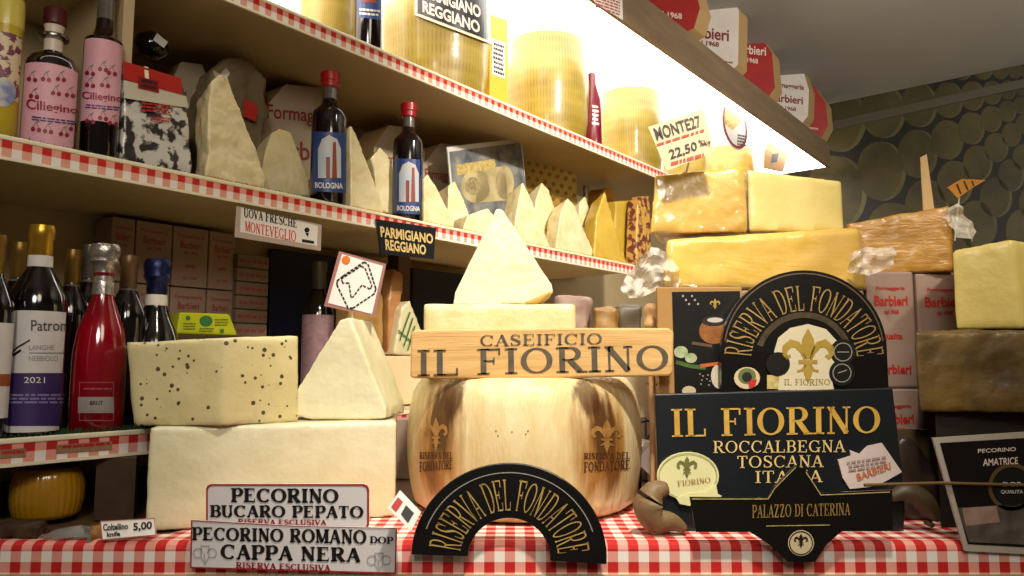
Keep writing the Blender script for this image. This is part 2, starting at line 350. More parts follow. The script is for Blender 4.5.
# ------------------------------------------------------------------ shelves
GING = gingham('gingham_strip', .0295, tuple(D), (0, 0, 1), c_red='#c8200f', c_mid='#e8a58e', ou=.3, ov=.499 - (ZM - .001) / .0295)
GRASS = mat('green_plastic_grass', '#1f4a1d', '#12300f', ns=60, rough=.7, bump=1, bs=300)
IVORY = mat('ivory_bead', '#efe6c6', rough=.35)
def shelf(p0, z, ta, tb, label, thick=.022, green=True, gmat=None, under=CREAM):
    b = MB(); b.prism([along(ta, p0, z - thick), along(tb, p0, z - thick), along(tb, PW, z - thick), along(ta, PW, z - thick)], Z * thick)
    s = thing('wall_shelf', origin_of(b.v), label, 'shelf')
    build(b, 'board', under, s)
    b = MB(); b.prism([along(ta, p0 - .004, z - .031), along(tb, p0 - .004, z - .031), along(tb, p0, z - .031), along(ta, p0, z - .031)], Z * .03); build(b, 'gingham_strip', gmat or GING, s, label='red and white gingham edging')
    b = MB(); b.prism([along(ta, p0 - .007, z - .003), along(tb, p0 - .007, z - .003), along(tb, p0 + .003, z - .003), along(ta, p0 + .003, z - .003)], Z * .008); build(b, 'edge_bead', IVORY, s, bevel=.002)
    b = MB(); b.prism([along(ta, p0 - .006, z - .036), along(tb, p0 - .006, z - .036), along(tb, p0, z - .036), along(ta, p0, z - .036)], Z * .005); build(b, 'lower_bead', IVORY, s)
    if green:
        b = MB(); rr = random.Random(3); t = ta + .01
        b.prism([along(ta, p0 + .004, z), along(min(tb, 1.1), p0 + .004, z), along(min(tb, 1.1), PW - .05, z), along(ta, PW - .05, z)], Z * .003)
        while t < min(tb, 1.1):
            for q in range(3):
                c = along(t + rr.uniform(-.003, .003), p0 + .008 + q * .008, z + .003); h = rr.uniform(.005, .011); dx = D * .0022; w = N * rr.uniform(-.004, .004)
                b.add([c - dx, c + dx, c + Z * h + w], [(0, 1, 2)])
            t += .004
        build(b, 'grass_mat', GRASS, s, label='green plastic grass mat', flat=True)
    return s
shelf(PF, ZM, -.25, t_at(634, PF, 270), 'middle wall shelf with gingham edge carrying bottles and upright cheese wedges')
GU = gingham('gingham_upper', .0295, tuple(D), (0, 0, 1), c_red='#c8200f', c_mid='#e8a58e', ou=.3, ov=.499 - (ZU - .001) / .0295)
shelf(PF, ZU, -.25, TE - .5, 'upper wall shelf carrying whole ribbed cheese wheels under the bright light', green=False, gmat=GU)
GL = gingham('gingham_low', .03, tuple(D), (0, 0, 1), c_red='#b81a12', ou=.1, ov=.499 - (ZL - .001) / .03)
low = shelf(PL, ZL, -.3, t_at(700, PL) - .1, 'low wall shelf carrying the wine bottles at lower left', gmat=GL)
# printed tape pieces on the low strip
sf = PS(PL - .004)
for q_ in ([(0, 450), (26, 448), (26, 457), (0, 459)], [(56, 445), (112, 441), (112, 450), (56, 454)]): decal([q_], sf, 'paper_tape', mat('brown_tape', '#8c6a4a', '#a07c5a', ns=60, rough=.6), low, .001)
decal(scribble(2, 451, 24, 457, 1, -1, 4) + scribble(60, 446, 110, 451, 1, -4, 5), sf, 'tape_print', RED, low, .0016)
# shelf divider, end of the upper compartment
mb = MB(); tdv = t_at(122, PF + .06, 40); mb.prism([along(tdv, PF + .06, ZM), along(tdv, PW, ZM), along(tdv + .02, PW, ZM), along(tdv + .02, PF + .06, ZM)], Z * (ZU - ZM - SB)); build(mb, 'shelf_divider', CREAM, label='upright cream divider panel behind the pink labelled bottles', cat='divider panel')
# canopy with light
cn = along(-.2, PK, ZK)
can = thing('light_canopy', (cn.x, cn.y, cn.z), 'long bright light canopy above the upper shelf with a brown front board', 'light canopy')
TKE = t_at(830, PK, 158)
mb = MB(); mb.prism([along(-.25, PK, ZK - .002), along(TKE, PK, ZK - .002), along(TKE, PK + .018, ZK - .002), along(-.25, PK + .018, ZK - .002)], Z * .15); build(mb, 'front_board', mat('brown_board', '#8a7358', '#7c664c', ns=4, rough=.6, streak=(1, 1, 8)), can)
mb = MB(); mb.prism([along(-.25, PK + .018, ZK + .1), along(TKE, PK + .018, ZK + .1), along(TKE, PW, ZK + .1), along(-.25, PW, ZK + .1)], Z * .036); build(mb, 'top_board', CREAM, can)
mb = MB(); mb.prism([along(-.25, PK + .018, ZK + .004), along(TKE - .01, PK + .018, ZK + .004), along(TKE - .01, PW, ZK + .004), along(-.25, PW, ZK + .004)], Z * .01)
LAMP = mat('glowing_diffuser', '#fff9f0', rough=.5, emis=4.6); build(mb, 'light_diffuser', LAMP, can, label='glowing white diffuser')
# bright white back panel over the upper shelf
mb = MB(); mb.prism([along(-.25, PW - .01, ZU + .001), along(TE - .5, PW - .01, ZU + .001), along(TE - .5, PW, ZU + .001), along(-.25, PW, ZU + .001)], Z * (ZK - ZU - .002)); build(mb, 'back_panel', mat('white_panel', '#faf8f4', rough=.5), label='white back panel behind the wheels on the upper shelf', cat='panel')
# ------------------------------------------------------------------ counter
YF = 1.06
CLO = gingham('gingham_cloth', .0285, (1, 0, 0), (0, 0, 1), ou=.35, ov=.35 - (ZC - .001) / .0285)
CLOT = gingham('gingham_cloth_top', .0285, (1, 0, 0), (0, 1, 0), ou=.35, ov=-YF / .0285 + .35)
cw = along(-.25, PW, 0)
poly = [Vector((-1.25, YF, 0)), Vector((1.7, YF, 0)), Vector((1.7, 2.75, 0)), along(t_at(700, PW), PW, 0) , Vector((-1.25, 1.15, 0))]
poly[4] = Vector((-1.25, YF + .02, 0)); pw_ = EYE - N * (PW - .001)
tt = (-1.25 - pw_.x) / D.x; poly[4] = Vector((-1.25, pw_.y + D.y * tt, 0)) if pw_.y + D.y * tt > YF + .05 else Vector((-1.25, YF + .05, 0))
ct = thing('display_counter', (0, YF, 0), 'deli counter top under a red and white gingham cloth in the foreground', 'counter')
WOODC = mat('brown_counter_wood', '#6e5536', '#5f482c', ns=5, rough=.5)
mb = MB(); mb.prism([p + Z * (ZC - .06) for p in poly], Z * .058); build(mb, 'counter_top', WOODC, ct)
mb = MB(); mb.prism([Vector((-1.2, YF + .1, 0)), Vector((1.65, YF + .1, 0)), Vector((1.65, 2.6, 0)), Vector((.6, 2.6, 0)), Vector((-1.2, YF + .2, 0))], Z * (ZC - .06)); build(mb, 'cabinet_base', mat('dark_cabinet', '#3b2e20', rough=.5), ct)
mb = MB(); n = 60
prof = [(YF + .012, ZC + .0012), (YF + .004, ZC + .0005), (YF - .002, ZC - .003), (YF - .004, ZC - .008), (YF - .004, ZC - .042)]
for (y0, z0), (y1, z1) in zip(prof, prof[1:]):
    mb.add([(-1.25, y0, z0), (1.7, y0, z0), (1.7, y1, z1), (-1.25, y1, z1)], [(0, 1, 2, 3)])
cl = build(mb, 'cloth_front', CLO, ct, smooth=60, label='gingham cloth hanging over the edge', flat=True)
mb = MB(); mb.prism([Vector((-1.25, YF + .004, ZC - .001)), Vector((1.7, YF + .004, ZC - .001)), Vector((1.7, YF + .26, ZC - .001)), Vector((-.42, YF + .26, ZC - .001)), Vector((-.5, YF + .05, ZC - .001)), Vector((-1.25, YF + .05, ZC - .001))], Z * .0015); build(mb, 'cloth_top', CLOT, ct, label='gingham cloth lying flat')
mb = MB(); mb.box((.225, YF - .006, ZC - .050), 2.95, .012, .009); build(mb, 'edge_strip', mat('pale_strip', '#b3a07c', rough=.4), ct)
mb = MB(); mb.box((.225, YF - .006, ZC - .16), 2.95, .008, .105); build(mb, 'front_board', WOODC, ct)
# ------------------------------------------------------------------ bottles
def spot(px, p, py=330):
    h = PS(p).hit(px, py); return Vector((h.x, h.y, 0))
def spoty(px, y): return Vector(((px - CX) / F * y * 1.0, y, 0))
def ztop(c, px, py): return Pl(c, (0, -1, 0)).hit(px, py).z
def rad(c, w): return w / 2 / F * c.y * math.cos(math.atan2(c.x, c.y))
def facing(c): return math.atan2(-c.y, -c.x)
def patch(c, R, z0, z1, half=68, seg=20, zs=1, off=.0007, rf=None, mid=None):
    mb = MB(); a0 = facing(c) if mid is None else mid; vs = []
    for j in range(zs + 1):
        z = z0 + (z1 - z0) * j / zs; r = (rf(z) if rf else R) + off
        for i in range(seg + 1):
            a = a0 + math.radians(-half + 2 * half * i / seg); vs.append(Vector((c.x + r * math.cos(a), c.y + r * math.sin(a), z)))
    fs = [(j * (seg + 1) + i, j * (seg + 1) + i + 1, (j + 1) * (seg + 1) + i + 1, (j + 1) * (seg + 1) + i) for j in range(zs) for i in range(seg)]
    return mb.add(vs, fs)
def smoothprof(P, n=5):
    out = []
    for i in range(len(P) - 1):
        for k in range(n):
            t = k / n; out.append((P[i][0] + (P[i + 1][0] - P[i][0]) * (t * t * (3 - 2 * t)), P[i][1] + (P[i + 1][1] - P[i][1]) * t))
    out.append(P[-1]); return out
def bottle(name, label, px, w, ytop, c, z, body, glass, cap=None, capm=None, capn='capsule', lab=None, labm=None, extra=(), group=None, cat='bottle', necklab=None, neck=None):
    R = rad(c, w); H = ztop(c, px, ytop) - z; o = thing(name, (c.x, c.y, z), label, cat, group); base = Vector((c.x, c.y, z))
    pr = [(0.0, .002 * H)] + [(R * .9, 0.0)] + [(r * R, h * H) for r, h in body] + [(0.0, body[-1][1] * H)]
    mb = MB(); mb.lathe(base, pr); g = build(mb, 'glass_body', glass, o, smooth=50)
    if neck: mb = MB(); mb.lathe(base, [(0, neck[0][1] * H)] + [(r * R, h * H) for r, h in neck] + [(0, neck[-1][1] * H)]); build(mb, 'clear_neck', _m['clear_neck_glass'], o, smooth=50)
    if cap: mb = MB(); mb.lathe(base, [(0, cap[0][1] * H)] + [(r * R, h * H) for r, h in cap] + [(0, cap[-1][1] * H)]); build(mb, capn, capm, o, smooth=35)
    L = None
    if lab: L = build(patch(c, R, z + lab[0] * H, z + lab[1] * H), 'label', labm, o, smooth='all', flat=True)
    for (nm, prof, m) in extra: mb = MB(); mb.lathe(base, [(r * R, h * H) for r, h in prof]); build(mb, nm, m, o, smooth=35)
    return o, L, R, H
mat('clear_neck_glass', '#726a62', '#544c46', ns=20, rough=.05, coat=1)
DKW = mat('dark_wine_glass', '#0b0709', rough=.06, coat=1); DKG = mat('dark_green_glass', '#0a0d08', rough=.06, coat=1); REDG = mat('ruby_glass', '#9c081d', '#680412', ns=9, rough=.05, coat=1)
LIQ = mat('black_cherry_liqueur', '#12060a', rough=.05, coat=1); PINK = mat('pink_label', '#e2a9b6', '#d89fac', ns=12, rough=.55)
CHER = mat('cherry_ink', '#8e1430', rough=.5); PURP = mat('purple_ink', '#3b2466', rough=.5)
REDCAP = mat('red_plastic_cap', '#a5101a', rough=.3, coat=.3); DKRED = mat('dark_red_wax', '#4e0f14', rough=.45); CORKC = mat('cream_neck_band', '#d9c9b5', rough=.4)
# yellow jar
c = spot(3, 1.46, 80); o, L, R, H = bottle('yellow_tin', 'tall yellow tin with a round lid at the left end of the middle shelf', 3, 37, 0, c, ZM + .003,
    [(1, .01), (1, .72), (.99, .80)], mat('yellow_tin_paint', '#c9b02a', '#bfa320', ns=10, rough=.35, coat=.3),
    cap=[(1.02, .80), (1.03, .82), (1.03, .97), (.97, 1.0)], capm=mat('pale_yellow_lid', '#d6c65a', rough=.3, coat=.3), capn='lid', lab=(.30, .74), labm=mat('tin_print', '#d8c7a0', '#7a3a50', ns=60, rough=.5, sharp=(.5, .54)), cat='tin')
decal([disc(4, 92, 12, 15), ], Cyl((c.x, c.y), R), 'blue_print', mat('blue_print', '#5f74b8', '#c8c0a8', ns=50, rough=.5), o, .0014)
def cherries(surf, parent, spots, s=1):
    P = []; Q = []
    for x, y in spots:
        P += [disc(x - 3 * s, y + 1 * s, 2.3 * s, n=12), disc(x + 3 * s, y + 2 * s, 2.3 * s, n=12)]
        Q += line_px([(x - 3 * s, y - 1), (x, y - 6 * s), (x + 3 * s, y)], .6) + [[(x, y - 6 * s), (x + 4 * s, y - 8 * s), (x + 2 * s, y - 5 * s)]]
    for k in range(0, len(P), 2): decal(P[k:k + 1], surf, 'printed_cherry', CHER, parent, .0013); decal(P[k + 1:k + 2], surf, 'printed_cherry', CHER, parent, .0013)
    for k in range(0, len(Q), 3): decal(Q[k:k + 3], surf, 'printed_stalk', mat('stalk_ink', '#6b7a52', rough=.5), parent, .0012)
c = spot(51, 1.455, 85); o, L, R, H = bottle('cherry_liqueur_bottle', 'squat round-shouldered liqueur bottle with a pink cherry label', 51, 58, 10, c, ZM + .003,
    [(1, .02), (1, .56), (.97, .61), (.8, .655), (.42, .68), (.34, .69), (.34, .76)], LIQ,
    cap=[(.36, .88), (.44, .89), (.44, .99), (.4, 1.0)], capm=DKRED, capn='wax_cap', lab=(.03, .57), labm=PINK,
    extra=[('neck_band', [(.36, .70), (.36, .86), (.4, .88)], CORKC), ('neck_ring', [(.36, .78), (.56, .79), (.58, .80), (.56, .815), (.36, .82)], mat('steel_ring', '#8b8780', rough=.25, metal=1))])
S = Cyl((c.x, c.y), R)
write('Ciliegino', quad((26, 98), (78, 107), (78, 116), (26, 112)), S, CHER, o, font='sans', bold=.02)
decal(scribble(31, 116, 75, 121, 2, 5, 8), S, 'small_print', PURP, o, .0014)
cherries(S, o, [(32, 78), (46, 78), (61, 78), (34, 95), (56, 92), (70, 94), (36, 128), (48, 130), (64, 133), (74, 128)])
c = spot(102, 1.45, 80); o, L, R, H = bottle('cherry_liqueur_bottle', 'tall slim liqueur bottle with a pink cherry label and clear neck', 102, 42, -14, c, ZM + .003,
    [(1, .02), (1, .64), (.96, .68), (.6, .70), (.46, .76), (.45, .80)], LIQ, neck=[(.45, .80), (.42, .93)],
    cap=[(.44, .92), (.5, .925), (.5, .995), (.46, 1.0)], capm=REDCAP, capn='cap', lab=(.21, .66), labm=PINK)
S = Cyl((c.x, c.y), R)
write('Ciliegino', quad((82, 91), (122, 95), (122, 104), (82, 101)), S, CHER, o, font='sans', bold=.02)
decal(scribble(85, 104, 120, 109, 2, 3, 9), S, 'small_print', PURP, o, .0014)
cherries(S, o, [(90, 72), (103, 68), (112, 72), (105, 84), (90, 84), (90, 120), (103, 117), (113, 122)])
TOW = mat('blue_label', '#2e4a86', '#263f78', ns=20, rough=.4); SKY = mat('printed_sky', '#b9c4d2', '#d5cbb8', ns=12, rough=.5); TWR = mat('printed_tower', '#8c3c22', rough=.5)
for px, w, yt, (lx0, lx1, ly0, ly1), lb in ((329, 37, 73, (311, 347, 131, 191), 'red capped dark liqueur bottle between the small wedge and the ridged wedge'), (408, 31, 104, (393, 424, 158, 213), 'red capped dark liqueur bottle further right, beside the black hanging card')):
    c = spot(px, 1.45, 140 if px < 350 else 165); o, L, R, H = bottle('tower_liqueur_bottle', lb, px, w, yt, c, ZM + .001,
        [(1, .02), (1, .66), (.94, .70), (.5, .755), (.42, .79), (.41, .80)], LIQ, neck=[(.41, .80), (.38, .89)], cap=[(.46, .885), (.5, .89), (.5, .93), (.56, .935), (.56, .99), (.5, 1.0)], capm=REDCAP, capn='cap', group='liqueur bottles with a tower label')
    S = Cyl((c.x, c.y), R); k = (lx1 - lx0) / 36
    Lb = decal(grid(lx0 + 1, ly0, lx1 - 1, ly1, 8, 1, 2 * k), S, 'label', TOW, o, .0008)
    ar = [(lx0 + 7 * k, ly1 - 13 * k), (lx1 - 6 * k, ly1 - 13 * k), (lx1 - 6 * k, ly0 + 18 * k), (lx1 - 10 * k, ly0 + 8 * k), ((lx0 + lx1) / 2, ly0 + 4 * k), (lx0 + 11 * k, ly0 + 8 * k), (lx0 + 7 * k, ly0 + 18 * k)]
    decal([ar], S, 'printed_sky', SKY, Lb, .0014)
    decal([rectp for rectp in ([(lx0 + 15 * k, ly1 - 13 * k), (lx0 + 19 * k, ly1 - 13 * k), (lx0 + 19 * k, ly0 + 26 * k), (lx0 + 15 * k, ly0 + 26 * k)], [(lx0 + 21 * k, ly1 - 13 * k), (lx0 + 26 * k, ly1 - 13 * k), (lx0 + 25 * k, ly0 + 11 * k), (lx0 + 22 * k, ly0 + 11 * k)])], S, 'printed_towers', TWR, Lb, .002)
    write('BOLOGNA', rectq(lx0 + 4, ly1 - 9 * k, lx1 - 4, ly1 - 3 * k, 1), S, WHI, Lb, font='sans', bold=.02, off=.002)
# bottle on upper shelf
c = spot(369, 1.45, 10); o, L, R, H = bottle('dark_liqueur_bottle', 'dark bottle on the upper shelf left of the black cheese sign', 369, 29, -110, c, ZU + .001, [(1, .02), (1, .6), (.94, .66), (.45, .74), (.42, .86)], LIQ, cap=[(.46, .85), (.5, .86), (.5, .99), (.45, 1)], capm=REDCAP, capn='cap')
S = Cyl((c.x, c.y), R); Lb = decal(grid(357, -40, 381, 17, 6, 1, 3), S, 'label', TOW, o, .0008); decal(scribble(359, 8, 380, 16, 2, 2, 3), S, 'small_print', WHI, Lb, .0014); decal([[(362, -30), (376, -28), (376, 3), (362, 2)]], S, 'printed_picture', TWR, Lb, .0014)
# red tin on upper shelf
c = spot(592, 1.47, 100); o, L, R, H = bottle('red_tin', 'slim dark red bottle between two ribbed wheels on the upper shelf', 592, 20, 74, c, ZU + .001, [(1, .02), (1, .5), (.95, .66), (.5, .85), (.45, .97), (.4, 1.0)], mat('dark_red_tin', '#6e1022', rough=.3, coat=.4), cat='bottle')
S = Cyl((c.x, c.y), R); decal(scribble(592, 105, 599, 126, 5, 1, 3), S, 'small_print', WHI, o, .0012)
# --- wine bottles, low shelf
ZLg = ZL + .004
wine = [(.97, .0), (1, .015), (1, .60), (.95, .66), (.7, .73), (.42, .79), (.38, .84), (.38, .9)]
GCAP = mat('gold_foil', '#c2962f', '#a87c22', ns=25, rough=.3, metal=.7); DGC = mat('dull_gold_foil', '#8a6a2c', '#70521c', ns=20, rough=.4, metal=.6)
wcap = [(.39, .80), (.42, .81), (.41, .93), (.46, .94), (.46, .975), (.42, 1.0)]
WL = mat('white_wine_label', '#d8d3cf', rough=.5)
c = spot(36, 1.30); o, L, R, H = bottle('wine_bottle', 'gold capped red wine bottle with a white and purple label', 36, 62, 226, c, ZLg, wine, DKW, cap=wcap, capm=GCAP, lab=(.02, .58), labm=WL, group='wine bottles on the low shelf')
S = Cyl((c.x, c.y), R)
PB = decal(grid(5, 373, 70, 410, 10, 1, 0) + grid(5, 398, 70, 426, 10, 1, 0), S, 'purple_band', mat('purple_band', '#38235c', rough=.5), o, .0012)
write('2021', rectq(24, 377, 45, 383), S, WHI, PB, font='sans', off=.002); decal(scribble(6, 394, 66, 405, 3, 0, 2), S, 'small_print', mat('lilac_ink', '#8676a8', rough=.5), PB, .002)
write([('Patron', rectq(31, 320, 66, 331)), ], None, S, mat('grey_ink', '#4a4648', rough=.5), o, font='sans', bold=.01)
write([('LANGHE', rectq(29, 345, 54, 350)), ('NEBBIOLO', rectq(29, 356, 58, 361))], None, S, mat('light_grey_ink', '#8b8588', rough=.5), o, name='wine_name', font='sans')
decal(line_px([(29, 353), (66, 353)], .6) + line_px([(10, 354), (18, 347), (30, 340)], 1.6) + line_px([(12, 356), (21, 350)], 2.4), S, 'printed_sketch', INK, o, .0014)
mb = MB(); mb.lathe((c.x, c.y, ZLg), [(.40 * R, .795 * H), (.425 * R, .797 * H), (.425 * R, .85 * H), (.41 * R, .852 * H)]); build(mb, 'neck_label', WL, o, smooth=40)
c = spot(-10, 1.28); o, L, R, H = bottle('wine_bottle', 'wine bottle cut by the left picture edge with a white label', -14, 50, 235, c, ZLg, wine, DKW, cap=wcap, capm=DGC, lab=(.10, .56), labm=WL, group='wine bottles on the low shelf')
decal(grid(-20, 374, 10, 386, 4, 1), Cyl((c.x, c.y), R), 'orange_band', mat('rust_ink', '#9c4a22', rough=.5), o, .0014)
for px, w, yt, p, lb, cm in ((15, 40, 243, 1.42, 'dark wine bottle with a dull gold cap behind the white labelled bottle, at left', DGC), (69, 34, 250, 1.42, 'dark wine bottle with a dull gold cap just right of the purple labelled bottle', DGC), (86, 34, 245, 1.44, 'dark wine bottle with a grey foil cap behind the silver topped red bottle', mat('grey_foil', '#5d5448', rough=.4, metal=.5)), (126, 37, 256, 1.40, 'dark slim wine bottle with a brown cap right of the red bottle', mat('brown_foil', '#6d5136', rough=.4, metal=.4))):
    c = spot(px, p); bottle('wine_bottle', lb, px, w * 1.15, yt, c, ZLg, wine, DKW, cap=wcap, capm=cm, group='wine bottles on the low shelf',
        extra=[('neck_label', [(.40, .77), (.43, .775), (.43, .80), (.40, .802)], mat('grey_neck_paper', '#6d665c', rough=.5))])
# red sparkling bottle
SIL = mat('silver_foil', '#c9c2bb', '#8d8680', ns=30, rough=.3, metal=.8, bump=.8, bs=60)
c = spot(101, 1.31); o, L, R, H = bottle('sparkling_wine_bottle', 'bright red sparkling wine bottle with a crumpled silver foil top', 101, 56, 244, c, ZLg,
    [(.97, .0), (1, .015), (1, .36), (.98, .42), (.86, .53), (.62, .62), (.42, .70), (.38, .76), (.38, .84)], REDG,
    cap=[(.43, .72), (.40, .78), (.36, .86), (.40, .88), (.56, .90), (.5, .92), (.57, .94), (.58, .975), (.5, .995), (.3, 1.0)], capm=SIL, capn='foil')
S = Cyl((c.x, c.y), R); fr = [(79, 382), (114, 382), (114, 421), (79, 421)]
decal(frame_polys(fr, (.05, .05)), S, 'label_frame', mat('rose_ink', '#a24a55', rough=.5), o, .001)
Lb = decal(grid(78, 397, 114, 413, 6, 1), S, 'label', mat('silver_label', '#b0a7a0', '#8f8480', ns=9, rough=.35), o, .0012); write('BRUT', rectq(90, 401, 103, 405), S, INK, Lb, font='sans', off=.0018, bold=.02)
decal(scribble(82, 388, 112, 391, 1, 0, 5), S, 'small_print', mat('rose_ink', '#a24a55'), o, .0012)
c = spot(155, 1.40); o, L, R, H = bottle('sparkling_wine_bottle', 'dark bottle with a dark blue foil top behind the speckled cheese block', 155, 58, 258, c, ZLg,
    [(.97, .0), (1, .015), (1, .38), (.96, .45), (.75, .56), (.45, .66), (.36, .72), (.34, .80)], DKG, cap=[(.36, .775), (.38, .80), (.36, .84), (.50, .88), (.46, .9), (.5, .93), (.5, .965), (.42, .99), (.2, 1.0)], capm=mat('blue_foil', '#1d2558', '#141b45', ns=20, rough=.35, metal=.5, bump=.4, bs=60), capn='foil',
    extra=[('neck_label', [(.36, .70), (.40, .705), (.385, .765), (.36, .77)], WHI)])
# bottle behind arrow card
c = spot(318, 1.62); o, L, R, H = bottle('wine_bottle', 'dark bottle with a pink label standing behind the white arrow card', 318, 34, 262, c, ZLg, wine, DKW, cap=wcap, capm=mat('grey_foil', '#5d5448'), lab=(.15, .62), labm=mat('mauve_label', '#8a6a70', '#a07d80', ns=60, rough=.6))
# ------------------------------------------------------------------ cheese helpers
def cheese_mat(name, c1, c2, **k):
    k.setdefault('ns', 14); k.setdefault('rough', .5); k.setdefault('coat', .15); k.setdefault('bump', .5); k.setdefault('bs', 60); k.setdefault('sss', .04)
    return mat(name, c1, c2, **k)
PARM = cheese_mat('pale_parmesan', '#f0e3b6', '#e2cf98', ns=22, bump=.45, bs=90, rough=.45, coat=.4)
PARM2 = cheese_mat('cream_cheese_paste', '#e8d9a6', '#dcc98c', ns=18, bump=.5)
PEC = cheese_mat('white_pecorino', '#e3dcb8', '#d6cea2', ns=8, bump=.35, coat=.35)
YEL = cheese_mat('yellow_cheese', '#dcb94c', '#c9a338', ns=10, bump=.3, coat=.6)
YEL2 = cheese_mat('pale_yellow_cheese', '#e2cf84', '#d8c272', ns=10, bump=.25, coat=.5)
RIND = mat('golden_rind', '#c9a24c', '#b98f3c', ns=14, rough=.5, bump=.3)
def slab(px, plane, t, m, name, label, cat='cheese', group=None, rough=(.006, .006, .03), zmin=None, ext=None, scale=1.0, parent=None, bevel=0, smooth=False):
    pts = [plane.hit(x, y) for x, y in px]
    if zmin is not None:
        pts = [Vector((p.x, p.y, max(p.z, zmin))) for p in pts]; k = min(p.z for p in pts) - zmin; pts = [p - Z * k if p.z < zmin + k + .012 else p for p in pts]
    e = ext if ext is not None else Vector((-plane.n.x, -plane.n.y, 0)).normalized() * t
    mb = MB(); mb.prism(pts, e, scale); return build(mb, name, m, parent, rough=rough, label=label, cat=cat, group=group, bevel=bevel, smooth=smooth)
def wedge(px, plane, t, m, label, group, zmin, rough=(.006, .008, .03), rindm=None, name='cheese_wedge', back=.35):
    # upright wedge: outline in front, thinner behind, rind foot as a part
    pts = [plane.hit(x, y) for x, y in px]; pts = [Vector((p.x, p.y, p.z if p.z > zmin + .02 else zmin)) for p in pts]
    o = thing(name, origin_of(pts), label, 'cheese wedge', group)
    e = Vector((-plane.n.x, -plane.n.y, 0)).normalized() * t
    mb = MB(); mb.prism([p + Z * (.006 if p.z <= zmin + .001 else 0) for p in pts], e, 1.0)
    # narrow the back towards the tip line
    zt = max(p.z for p in pts); n = len(pts); c = sum(pts, Vector()) / n
    for i in range(n):
        v = mb.v[n + i]; k = 1 - back * (zt - v.z) / max(zt - zmin, .01) * .5; cc = c + e; mb.v[n + i] = Vector((cc.x + (v.x - cc.x) * k, cc.y + (v.y - cc.y) * k, zmin + (v.z - zmin) * .86))
    build(mb, 'paste', m, o, rough=rough)
    low_ = [p for p in pts if p.z <= zmin + .001]
    if len(low_) >= 2:
        a = min(low_, key=lambda p: p.dot(D) if abs(plane.n.dot(D)) < .5 else p.x); b = max(low_, key=lambda p: p.dot(D) if abs(plane.n.dot(D)) < .5 else p.x)
        e2 = e * .97; mb = MB(); mb.prism([a - e * .01, b - e * .01, b + e2, a + e2], Z * .011); build(mb, 'rind', rindm or RIND, o, bevel=.004)
    return o
SMf = PS(1.425); G1 = 'upright cheese wedges on the middle shelf'
W = [
 ([(205, 183), (209, 150), (208, 112), (212, 82), (219, 74), (227, 76), (233, 92), (241, 112), (250, 134), (258, 155), (266, 178), (264, 188)], .10, 'tallest rough wedge in cling film on the middle shelf, right of the coffee bag'),
 ([(258, 190), (266, 150), (272, 132), (280, 128), (291, 132), (300, 155), (309, 180), (310, 196)], .09, 'small blunt wedge left of the first red capped tower label bottle'),
 ([(351, 203), (351, 168), (350, 137), (351, 124), (357, 136), (366, 160), (376, 186), (383, 204), (384, 212)], .08, 'curved wedge just right of the first red capped tower label bottle'),
 ([(378, 210), (374, 168), (371, 158), (380, 147), (388, 155), (396, 176), (406, 200), (413, 212), (412, 220)], .09, 'wedge with a ridge left of the second red capped tower label bottle'),
 ([(424, 226), (424, 178), (428, 174), (437, 188), (446, 206), (455, 222), (454, 231)], .08, 'wedge right of the second red capped tower label bottle'),
 ([(447, 231), (449, 185), (455, 181), (464, 200), (472, 222), (473, 234)], .08, 'narrow golden tipped wedge below the leaning cheese poster'),
 ([(463, 236), (468, 215), (488, 208), (500, 222), (508, 243)], .08, 'low wedge in front of the leaning cheese poster'),
 ([(513, 244), (518, 205), (523, 182), (530, 196), (540, 222), (551, 250)], .08, 'slim wedge just right of the leaning cheese poster'),
 ([(532, 247), (536, 200), (542, 182), (549, 190), (556, 212), (567, 240), (566, 252)], .08, 'pointed wedge, second right of the leaning cheese poster'),
 ([(556, 250), (561, 212), (568, 198), (575, 206), (584, 230), (593, 250), (592, 257)], .08, 'pointed wedge below the patterned yellow box'),
 ([(576, 255), (580, 202), (585, 196), (592, 215), (603, 238), (612, 252), (611, 261)], .08, 'rough wedge left of the smooth yellow wedge'),
]
for i, (pts, t, lb) in enumerate(W):
    back_row = i in (1, 3, 5, 8, 10)
    wedge(pts, PS(1.478 if back_row else 1.405), .06, PARM, lb, G1, ZM + .004, rough=(.003, .003 if i else .008, .02 if i else .03, 1))
wedge([(594, 262), (597, 215), (605, 191), (612, 215), (621, 245), (628, 268)], PS(1.40), .06, YEL, 'smooth bright yellow wedge near the right end of the middle shelf', G1, ZM + .002, rough=(.005, .002, .05, 2))
slab([(614, 266), (616, 201), (637, 200), (634, 268)], PS(1.475), .12, mat('mustard_cheese', '#c9a83a', '#bb982e', ns=9, rough=.5, coat=.3), 'cheese_block', 'flat mustard yellow cheese block beside the smooth yellow wedge', zmin=ZM + .002, rough=(.006, .002, .05))
slab([(636, 262), (638, 205), (641, 196), (650, 196), (652, 262)], PS(1.41), .05, mat('speckled_pack', '#c99a4a', '#6e3330', ns=45, rough=.4, coat=.5, sharp=(.5, .53)), 'nut_packet', 'narrow packet with a dark red and orange speckled print at the shelf end', cat='packet', rough=(.005, .004, .03), zmin=ZM + .002)
# cling film tip on tall wedge
mb = MB(); pl = PS(1.41)
rr = random.Random(5); a = [pl.hit(x, y, rr.uniform(-.01, .012)) for x, y in [(215, 77), (213, 70), (220, 74), (226, 68), (230, 73), (226, 80), (220, 82)]]; c0 = sum(a, Vector()) / 7
mb.add([c0] + a, [(0, i + 1, (i + 1) % 7 + 1) for i in range(7)])
FILM = mat('clear_film', '#e6e0d4', rough=.2, alpha=.42, bump=1, bs=60, coat=.6)
build(mb, 'film_twist', FILM, label='twist of clear cling film on top of the tallest wedge', cat='cling film', flat=True)
